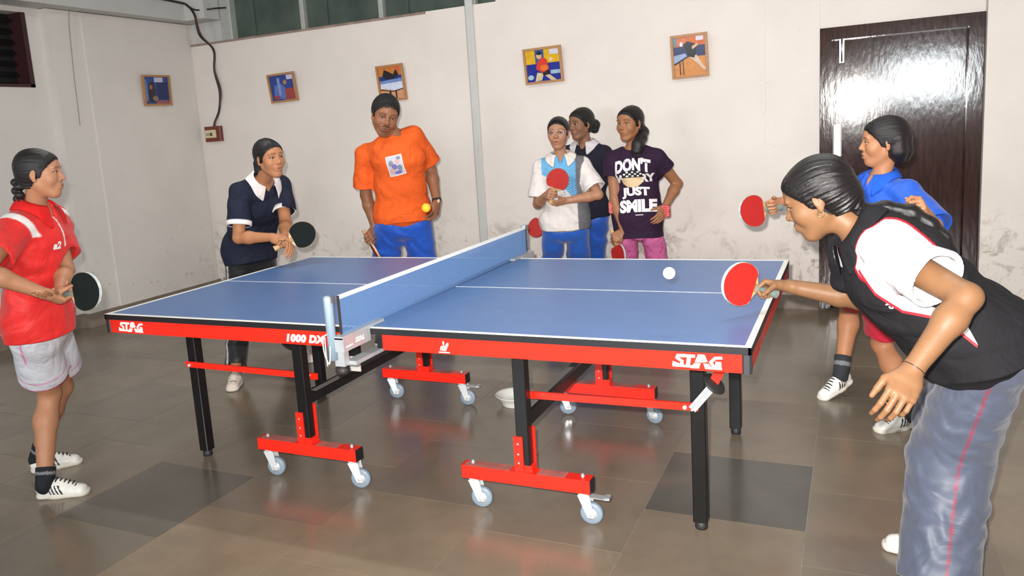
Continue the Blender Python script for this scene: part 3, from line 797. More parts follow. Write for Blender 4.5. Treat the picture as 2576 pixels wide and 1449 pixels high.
MAT['pane'] = mat('dusty_green_glass', (74, 86, 80), .25, noise=.35, nscale=3.5, spec=.5, bump=.05, bscale=8)
MAT['mullion'] = mat('mullion_paint', (168, 172, 166), .5, noise=.1)
MAT['black'] = mat('dark_louvre', (12, 11, 12), .6)
MAT['frame'] = mat('oak_frame', (176, 128, 84), .45, noise=.2, nscale=25, stretch=(1, 1, 6))

# ---------------------------------------------------------------- room
XL, YB, XR, YF, ZC = -4.30, 3.05, 3.45, -6.4, 3.45
def structure(name, mb, m, parent=None):
    o = mb.build(name, m, parent)
    if parent is None: o['kind'] = 'structure'
    return o
# floor: polished stone slabs, each a slab of its own, laid in columns with staggered joints
def stone_mat():
    m, nt, b = new_mat('polished_kota_stone'); N, L = nt.nodes, nt.links
    oi = N.new('ShaderNodeObjectInfo'); g = N.new('ShaderNodeNewGeometry')
    n = N.new('ShaderNodeTexNoise'); n.inputs['Scale'].default_value = 3.2; n.inputs['Detail'].default_value = 8; n.inputs['Roughness'].default_value = .65
    L.new(g.outputs['Position'], n.inputs['Vector'])
    cr = N.new('ShaderNodeValToRGB'); e = cr.color_ramp.elements
    e[0].position = .0; e[0].color = (*lin((78, 76, 71)), 1); e[1].position = 1.; e[1].color = (*lin((126, 111, 93)), 1)
    k = cr.color_ramp.elements.new(.30); k.color = (*lin((108, 99, 87)), 1); k = cr.color_ramp.elements.new(.65); k.color = (*lin((116, 104, 90)), 1)
    L.new(oi.outputs['Color'], cr.inputs[0])
    hs = N.new('ShaderNodeHueSaturation'); mr = N.new('ShaderNodeMapRange'); mr.inputs[1].default_value = .3; mr.inputs[2].default_value = .7; mr.inputs[3].default_value = .85; mr.inputs[4].default_value = 1.14
    L.new(n.outputs['Fac'], mr.inputs[0]); L.new(mr.outputs[0], hs.inputs['Value']); L.new(cr.outputs[0], hs.inputs['Color'])
    n3 = N.new('ShaderNodeTexNoise'); n3.inputs['Scale'].default_value = 1.7; n3.inputs['Detail'].default_value = 6; L.new(g.outputs['Position'], n3.inputs['Vector'])
    mx = N.new('ShaderNodeMix'); mx.data_type = 'RGBA'; mr3 = N.new('ShaderNodeMapRange'); mr3.inputs[1].default_value = .55; mr3.inputs[2].default_value = .75; mr3.inputs[4].default_value = .55
    L.new(n3.outputs['Fac'], mr3.inputs[0]); L.new(mr3.outputs[0], mx.inputs[0]); L.new(hs.outputs[0], mx.inputs[6]); mx.inputs[7].default_value = (*lin((122, 98, 82)), 1)
    L.new(mx.outputs[2], b.inputs['Base Color'])
    n2 = N.new('ShaderNodeTexNoise'); n2.inputs['Scale'].default_value = 7; n2.inputs['Detail'].default_value = 6; L.new(g.outputs['Position'], n2.inputs['Vector'])
    mr2 = N.new('ShaderNodeMapRange'); mr2.inputs[3].default_value = .13; mr2.inputs[4].default_value = .30; L.new(n2.outputs['Fac'], mr2.inputs[0]); L.new(mr2.outputs[0], b.inputs['Roughness'])
    b.inputs['Specular IOR Level'].default_value = .45
    return m
MAT['stone'] = stone_mat(); MAT['grout'] = mat('joint_cement', (138, 130, 118), .7, noise=.3, nscale=30)
fl = structure('floor', MB().box((XL-.1, YF-.1, -.08), (XR+.1, YB+.1, -.0014)), MAT['grout'])
rg = random.Random(11); TW = .565; nt_ = 0
far_mb = MB()
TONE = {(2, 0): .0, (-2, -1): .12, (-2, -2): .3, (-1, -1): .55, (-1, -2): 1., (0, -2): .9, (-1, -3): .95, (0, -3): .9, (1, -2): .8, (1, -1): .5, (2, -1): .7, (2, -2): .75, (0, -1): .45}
for i in range(-8, 8):
    x0 = -.195+TW*i; offy = {0: .0, 1: -.16, 2: -.385, 3: -.05, -1: -.33, -2: -.60}.get(i, rg.uniform(-.5, .5))
    for j in range(-13, 7):
        y0 = offy+TW*j
        a, b_ = max(x0, XL-.05), min(x0+TW, XR+.05); c, d = max(y0, YF), min(y0+TW, YB+.05)
        if b_-a < .02 or d-c < .02: continue
        g = .0010
        if c > -3.2:
            mb = MB(); t = rg.uniform(-.0006, .0006); e = .0005
            w_, h_ = (b_-a)/2-g, (d-c)/2-g
            # slab with a small arris all round
            mb.add([(-w_, -h_, -.02), (w_, -h_, -.02), (w_, h_, -.02), (-w_, h_, -.02), (-w_, -h_, -.003), (w_, -h_, -.003), (w_, h_, -.003), (-w_, h_, -.003),
                    (-w_+e, -h_+e, 0), (w_-e, -h_+e, 0), (w_-e, h_-e, 0), (-w_+e, h_-e, 0)],
                   [(8, 9, 10, 11)]+[(k, (k+1) % 4, (k+1) % 4+4, k+4) for k in range(4)]+[(k+4, (k+1) % 4+4, (k+1) % 4+8, k+8) for k in range(4)])
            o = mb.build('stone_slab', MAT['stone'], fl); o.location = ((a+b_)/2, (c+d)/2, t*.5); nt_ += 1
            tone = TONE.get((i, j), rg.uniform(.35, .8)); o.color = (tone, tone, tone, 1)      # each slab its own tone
        else:
            far_mb.box((a+g, c+g, -.02), (b_-g, d-g, 0))
o = far_mb.build('slab_field', MAT['stone'], fl); o['kind'] = 'stuff'

# far wall: low limewashed wall with a ledge, dark glazing above it, door at the right
ZL = 2.46
structure('wall_back', MB().box((XL-.1, YB, 0), (-1.65, YB+.14, ZL)).box((-1.65, YB-.018, 0), (1.06, YB+.14, ZL+.012)).box((1.06, YB-.012, 0), (1.415, YB+.14, ZL+.012))
          .box((1.415, YB, 1.985), (2.39, YB+.14, ZL+.012)).box((2.39, YB-.10, 0), (XR+.1, YB+.14, ZC))
          .box((-1.0, YB-.018, ZL+.012), (2.39, YB+.14, ZC)), MAT['wall'])
structure('trim_1', MB().box((-1.272, YB-.05, 0), (-1.20, YB-.018, ZC), bev=.012), MAT['beam'])      # boxed conduit up the wall
structure('trim_2', MB().box((XL-.02, YB-.012, ZL-.004), (-1.66, YB+.15, ZL+.014)), mat('ledge_edge', (150, 128, 120), .7, noise=.3, nscale=12))
structure('trim_6', MB().box((XL-.1, YB+.05, ZL+.014), (-3.9, YB+.14, ZC)), MAT['beam'])       # recess above the ledge
wn = structure('window_1', MB().box((-4.0, YB+.10, ZL+.01), (-1.0, YB+.14, ZC)), MAT['black'])
px = [-3.78, -2.95, -2.12, -1.29]
for a, b_ in ((-3.76, -2.985), (-2.925, -2.145), (-2.085, -1.30)):
    MB().box((a, YB+.075, ZL+.014), (b_, YB+.085, ZC)).build('pane', MAT['pane'], wn)
    MB().box((a+.20, YB+.06, ZL+.014), (a+.235, YB+.075, ZC)).build('glazing_bar', MAT['pane'], wn)
MB().box((-1.25, YB+.075, ZL+.014), (-1.0, YB+.085, ZC)).build('pane', MAT['pane'], wn)
for x in (-2.955, -2.115): MB().box((x-.026, YB+.03, ZL+.014), (x+.02, YB+.10, ZC), bev=.006).build('mullion', MAT['mullion'], wn)
MB().box((-1.27, YB+.0, ZL+.014), (-1.19, YB+.07, ZC), bev=.008).build('mullion', MAT['mullion'], wn)
MB().box((-3.90, YB-.0, ZL+.014), (-3.77, YB+.10, ZC), bev=.01).build('window_frame', MAT['mullion'], wn)
# dark louvred opening in the left wall, tie beam, pilaster
structure('wall_left', MB().box((XL-.30, YF, 0), (XL-.09, YB+.1, 2.04)).box((XL-.30, YF, 2.63), (XL-.09, YB+.1, ZC)).box((XL-.30, 1.345, 2.04), (XL-.09, YB+.1, 2.63)).box((XL-.30, YF, 2.04), (XL-.09, .55, 2.63))
          .box((XL-.10, 1.47, 0), (XL, YB+.1, 2.665)), MAT['wall_left'])
structure('trim_3', MB().box((XL-.10, 1.79, .12), (XL+.012, 3.00, 2.655)), MAT['wall_left'])           # raised plaster panel
structure('trim_4', MB().box((XL-.10, YF, 2.67), (XL+.16, YB, ZC)), MAT['beam'])                       # tie beam over the left wall
structure('trim_5', MB().box((XL+.16, YB-.20, 2.67), (-3.9, YB+.0, ZC)), MAT['beam'])                  # beam end in the corner
w2 = structure('window_2', MB().box((XL-.29, .55, 2.04), (XL-.24, 1.345, 2.63)), MAT['black'])
for k in range(7): MB().bar((XL-.215, .56, 2.07+.085*k), (XL-.215, 1.335, 2.07+.085*k), .05, .008, (.7, 0, .7)).build('louvre_slat', MAT['black'], w2)
MB().box((XL-.24, 1.305, 2.04), (XL-.085, 1.345, 2.63)).box((XL-.24, .55, 2.04), (XL-.085, 1.345, 2.065)).build('window_frame', mat('window_paint', (60, 30, 34), .5), w2)
structure('baseboard_left', MB().box((XL-.10, YF, 0), (XL-.065, 1.445, .12)).box((XL-.10, 1.445, 0), (XL+.025, 1.47, .12)).box((XL, 1.47, 0), (XL+.025, YB, .12)), MAT['skirting'])
structure('baseboard_back', MB().box((XL, YB-.022, 0), (-1.65, YB, .10)).box((-1.65, YB-.04, 0), (1.415, YB-.012, .10)), MAT['skirting'])
structure('wall_right', MB().box((XR, YF, 0), (XR+.12, YB+.1, ZC)), MAT['wall'])
WIN = ((-2.6, -.6, 1.30, 2.30), (1.92, 3.40, 1.42, 2.30))      # windows behind the photographer, the first added for fill light: x0, x1, z0, z1
wf = MB().box((XL-.3, YF-.12, 0), (XR+.1, YF, 1.30)).box((XL-.3, YF-.12, 2.30), (XR+.1, YF, ZC)).box((XL-.3, YF-.12, 1.30), (-2.6, YF, 2.30)).box((-.6, YF-.12, 1.30), (1.92, YF, 2.30)).box((1.92, YF-.12, 1.30), (3.40, YF, 1.42)).box((3.40, YF-.12, 1.30), (XR+.1, YF, 2.30))
structure('wall_front', wf, MAT['wall'])
structure('ceiling', MB().box((XL-.3, YF-.12, ZC), (XR+.12, YB+.14, ZC+.1)), MAT['ceiling'])
for k, (x0, x1, z0, z1) in enumerate(WIN):
    structure('window_%d' % (k+3), MB().box((x0, YF-.08, z0), (x1, YF-.05, z0+.04)).box((x0, YF-.08, z1-.04), (x1, YF-.05, z1)).box((x0, YF-.08, z0+.04), (x0+.04, YF-.05, z1-.04)).box((x1-.04, YF-.08, z0+.04), (x1, YF-.05, z1-.04)), MAT['mullion'])

# door: varnished plank leaf in a dark frame
d1 = structure('door_1', MB().box((1.485, YB+.045, .01), (2.305, YB+.085, 1.905)), MAT['door'])
for a, b_ in (((1.418, YB-.03, 0), (1.49, YB+.10, 1.90)), ((2.30, YB-.03, 0), (2.387, YB+.10, 1.90)), ((1.418, YB-.03, 1.9005), (2.387, YB+.10, 1.984))): MB().box(a, b_).build('door_frame', MAT['door'], d1)
MB().box((1.415, YB+.10, 0), (2.39, YB+.14, 1.985)).build('door_backing', MAT['black'], d1)
MAT['steel'] = mat('bright_steel', (196, 200, 204), .28, metal=1., noise=.1, nscale=40)
MB().box((1.538, YB+.03, 1.745), (1.568, YB+.045, 1.90)).tube([(1.553, YB+.025, 1.75), (1.553, YB+.025, 1.93)], .006).build('door_bolt', MAT['steel'], d1)
MB().box((1.500, YB+.018, 1.10), (1.556, YB+.045, 1.325), bev=.008).build('lock_plate', mat('white_lock_case', (238, 234, 232), .3), d1)  # white plate standing in for a bright reflection on the varnish
MAT['peel'] = mat('bare_wood', (206, 200, 194), .8, noise=.3, nscale=60)
poly = [(0, 0), (.022, .016), (.03, .05), (.022, .085), (.034, .12), (.026, .165), (.006, .155), (-.012, .12), (-.03, .10), (-.018, .06), (-.03, .03), (-.022, -.02), (.01, -.045), (.04, -.035), (.036, -.02)]
MB().prism([(2.165+x, .50+z) for x, z in poly], 0, .002, 0, Matrix(((1, 0, 0, 0), (0, 0, -1, YB+.045), (0, 1, 0, 0), (0, 0, 0, 1)))).build('peeled_patch', MAT['peel'], d1)

# wiring: cable along the beam and down to the switch board
def curve_pts(P, n=6):
    P = [V(p) for p in P]; out = []
    for i in range(len(P)-1):
        a, b_, c, d = P[max(i-1, 0)], P[i], P[i+1], P[min(i+2, len(P)-1)]
        for k in range(n):
            t = k/n; out.append(.5*((2*b_)+(c-a)*t+(2*a-5*b_+4*c-d)*t*t+(3*b_-a-3*c+d)*t**3))
    return out+[P[-1]]
MAT['cable'] = mat('black_cable', (34, 30, 32), .5); MAT['redcable'] = mat('brown_cable', (96, 58, 52), .5)
cb = empty('wall_cable', (-4.1, YB-.03, 1.7)); tag(cb, 'dark sagging cable running down the corner to the switch board', 'cable')
o_ = (-4.1, YB-.03, 1.7)
main = [(XL+.17, 1.6, 2.80), (XL+.175, 2.2, 2.84), (XL+.18, 2.75, 2.83), (-4.08, YB-.215, 2.80), (-4.0, YB-.22, 2.70), (-3.97, YB-.22, 2.52), (-3.995, YB-.03, 2.40), (-4.02, YB-.022, 2.2), (-3.985, YB-.022, 2.0), (-4.02, YB-.022, 1.82), (-4.09, YB-.03, 1.70), (-4.10, YB-.03, 1.655)]
MB().tube(curve_pts(main), .011, 7).build('cable', MAT['cable'], cb, o_)
MB().tube(curve_pts([(p[0]+.014*math.sin(i*2.1)+.012, p[1]-.004, p[2]) for i, p in enumerate(main[4:])]), .006, 6).build('second_core', MAT['redcable'], cb, o_)
MB().tube(curve_pts([(-4.08, YB-.215, 2.80), (-3.98, YB-.21, 2.75), (-3.84, YB-.10, 2.76), (-3.80, YB-.01, 2.77)]), .008, 6).build('branch_core', MAT['cable'], cb, o_)
cd = MB().tube(curve_pts([(XL+.175, 1.66, 2.78), (XL+.05, 1.655, 2.66), (XL+.02, 1.645, 2.3), (XL+.014, 1.632, 1.78), (XL+.014, 1.632, 1.74)]), .0028, 6).build('hanging_string', mat('grey_string', (140, 138, 134), .8))
tag(cd, 'thin grey string hanging down the left wall', 'string')
sb = empty('switch_board', (-4.12, YB, 1.595)); tag(sb, 'small brown wooden switch board at the end of the wall cable', 'switch board')
MB().box((-.10, -.045, -.075), (.10, 0, .075), bev=.004).build('board', mat('red_brown_wood', (112, 52, 36), .4, noise=.2), sb)
MB().box((-.086, -.053, -.036), (.05, -.045, .04)).build('switch_plate', mat('ivory_plate', (206, 196, 160), .4), sb)
MB().box((-.02, -.060, -.018), (.004, -.053, .014)).build('toggle', mat('dark_toggle', (84, 64, 50), .4), sb)
MB().box((-.07, -.058, -.014), (-.055, -.053, .010)).box((-.047, -.058, -.014), (-.035, -.053, .010)).build('socket', mat('socket_grey', (150, 140, 116), .4), sb)

# unseen battens added as bodies for the ceiling fill lamps
for x in (-1.6, 1.4):
    b_ = empty('ceiling_batten', (x, .2, ZC)); tag(b_, 'fluorescent batten on the ceiling above the table, %s' % ('left one' if x < 0 else 'right one'), 'ceiling light', 'ceiling battens')
    MB().box((-.62, -.05, -.05), (.62, .05, 0)).build('housing', MAT['beam'], b_)
    MB().tube([(-.6, 0, -.075), (.6, 0, -.075)], .016, 10).build('tube', mat('glowing_tube', (240, 250, 246), .4, emit=3.), b_)

# framed photographs
def framed(name, x0, x1, z0, z1, tilt, label, shapes, wall='back', y=0):
    w_, h_ = x1-x0, z1-z0
    r = empty(name, (0, 0, 0)); tag(r, label, 'picture', 'framed photographs of players on the walls')
    if wall == 'back': r.location = ((x0+x1)/2, y, (z0+z1)/2); r.rotation_euler = (math.radians(6), math.radians(tilt), 0)
    else: r.location = (y, (x0+x1)/2, (z0+z1)/2); r.rotation_euler = (math.radians(3), math.radians(tilt), math.radians(90))
    hw, hh, t = w_/2, h_/2, .018
    for a, b_ in (((-hw, -.022, -hh), (hw, 0, -hh+t)), ((-hw, -.022, hh-t), (hw, 0, hh)), ((-hw, -.022, -hh+t), (-hw+t, 0, hh-t)), ((hw-t, -.022, -hh+t), (hw, 0, hh-t))):
        MB().box(a, b_).build('frame_side', MAT['frame'], r)
    cols = {}; mb = MB(); mats = []
    def mi(c):
        if c not in cols: cols[c] = len(mats); mats.append(mat('print_%d_%d_%d' % c, c, .22, noise=.18, nscale=30, spec=.5))
        return cols[c]
    W, H = hw-t, hh-t; MX = Matrix(((1, 0, 0, 0), (0, 0, -1, 0), (0, 1, 0, 0), (0, 0, 0, 1)))
    for k, (c, pts) in enumerate(shapes):
        P = [((u*2-1)*W, (v*2-1)*H) for u, v in pts]
        mb.prism(P, .006+.0003*k, .0065+.0003*k, mi(c), MX)
    mb.build('photo_print', mats, r)
    return r
framed('framed_photo', 2.335, 2.665, 1.885, 2.165, -1, 'framed blue photograph alone on the left wall', [((38, 70, 140), rect(0, 0, 1, 1)), ((24, 40, 92), rect(.5, .15, .95, .8)), ((150, 84, 92), rect(.45, 0, 1, .12)), ((40, 32, 44), [(.1, .1), (.42, .05), (.46, .5), (.38, .85), (.2, .75)]), ((150, 96, 70), oval(.27, .62, .07, .09)), ((92, 130, 190), [(.05, .1), (.14, .1), (.12, .9), (.05, .9)]), ((130, 110, 96), oval(.42, .2, .12, .1)), ((196, 190, 214), rect(.42, .80, .78, .98))], wall='left', y=XL+.03)
framed('framed_photo', -3.36, -3.05, 1.84, 2.105, -1.5, 'framed blue and red photograph right of the switch board', [((40, 66, 140), rect(0, 0, 1, 1)), ((150, 62, 66), [(.5, 0), (1, 0), (1, .45), (.6, .45)]), ((86, 110, 176), [(.1, .1), (.55, .02), (.6, .5), (.4, .7), (.15, .6)]), ((170, 120, 96), oval(.62, .70, .08, .1)), ((120, 140, 196), rect(.3, .2, .42, .9)), ((150, 60, 60), rect(.08, .05, .3, .2)), ((200, 196, 220), rect(.72, .80, .97, .98))], y=YB-.03)
framed('framed_photo', -2.16, -1.89, 1.76, 2.07, -1, 'framed photograph of a blue table above the man in orange', [((196, 118, 56), rect(0, 0, 1, 1)), ((206, 150, 110), rect(0, 0, 1, .3)), ((36, 52, 120), rect(0, .58, 1, .72)), ((30, 26, 34), [(.15, .72), (.3, .62), (.6, .62), (.85, .72), (.75, .92), (.62, .75), (.45, .84), (.25, .92)]), ((206, 214, 236), [(.05, .55), (.9, .62), (1, .5), (1, .30), (.6, .26), (0, .34)]), ((110, 140, 196), [(.05, .58), (1, .62), (1, .52), (0, .48)]), ((40, 34, 38), [(0, .32), (.55, .24), (1, .31), (1, .28), (.55, .21), (0, .29)]), ((48, 40, 42), rect(.36, 0, .44, .24)), ((48, 40, 42), rect(.62, 0, .68, .26)), ((190, 170, 160), rect(.05, .02, .33, .2)), ((214, 84, 50), oval(.82, .92, .08, .06))], y=YB-.03)
framed('framed_photo', -.765, -.445, 1.79, 2.07, -1, 'framed photograph of a red-shirted player on yellow and blue', [((216, 170, 24), rect(0, 0, 1, 1)), ((30, 44, 140), rect(0, 0, 1, .56)), ((52, 84, 150), rect(.28, .56, .54, 1)), ((170, 196, 216), oval(.1, .14, .09, .08)), ((150, 180, 206), rect(.7, .2, .98, .32)), ((206, 186, 150), [(.22, 0), (.42, .02), (.5, .25), (.3, .28)]), ((206, 186, 150), [(.6, .25), (.86, 0), (.70, 0), (.5, .2)]), ((34, 30, 40), [(.48, .16), (.68, .2), (.66, .36), (.44, .3)]), ((206, 58, 40), [(.28, .4), (.34, .64), (.52, .76), (.62, .66), (.66, .36), (.46, .26)]), ((226, 110, 44), oval(.52, .42, .12, .1)), ((212, 168, 130), oval(.40, .80, .08, .10)), ((28, 26, 34), oval(.41, .89, .08, .06)), ((220, 190, 170), oval(.74, .66, .05, .06)), ((206, 206, 226), rect(.72, .82, .97, .98))], y=YB-.05)
framed('framed_photo', .405, .67, 1.73, 2.045, -1, 'framed photograph of a player lunging on an orange floor, nearest the door', [((206, 138, 76), rect(0, 0, 1, 1)), ((206, 104, 40), rect(0, .74, 1, 1)), ((50, 58, 100), rect(0, .48, 1, .76)), ((110, 130, 140), rect(0, .78, .12, 1)), ((150, 166, 204), [(0, .54), (.36, .58), (.42, .5), (0, .32)]), ((40, 34, 40), [(0, .33), (.42, .5), (.46, .48), (.02, .29)]), ((86, 60, 52), rect(.16, .03, .2, .38)), ((86, 60, 52), rect(.27, .03, .3, .42)), ((214, 186, 166), [(.5, .48), (.72, .52), (.9, .24), (1, .16), (.94, .1), (.82, .22)]), ((34, 36, 38), [(.3, .8), (.45, .88), (.7, .8), (.72, .62), (.64, .44), (.46, .5), (.4, .66)]), ((214, 120, 90), oval(.32, .90, .08, .08)), ((224, 226, 240), oval(.25, .82, .05, .06)), ((216, 170, 140), [(.6, .66), (.78, .76), (.76, .82), (.58, .74)]), ((214, 208, 224), rect(.72, .88, .95, .99))], y=YB-.05)

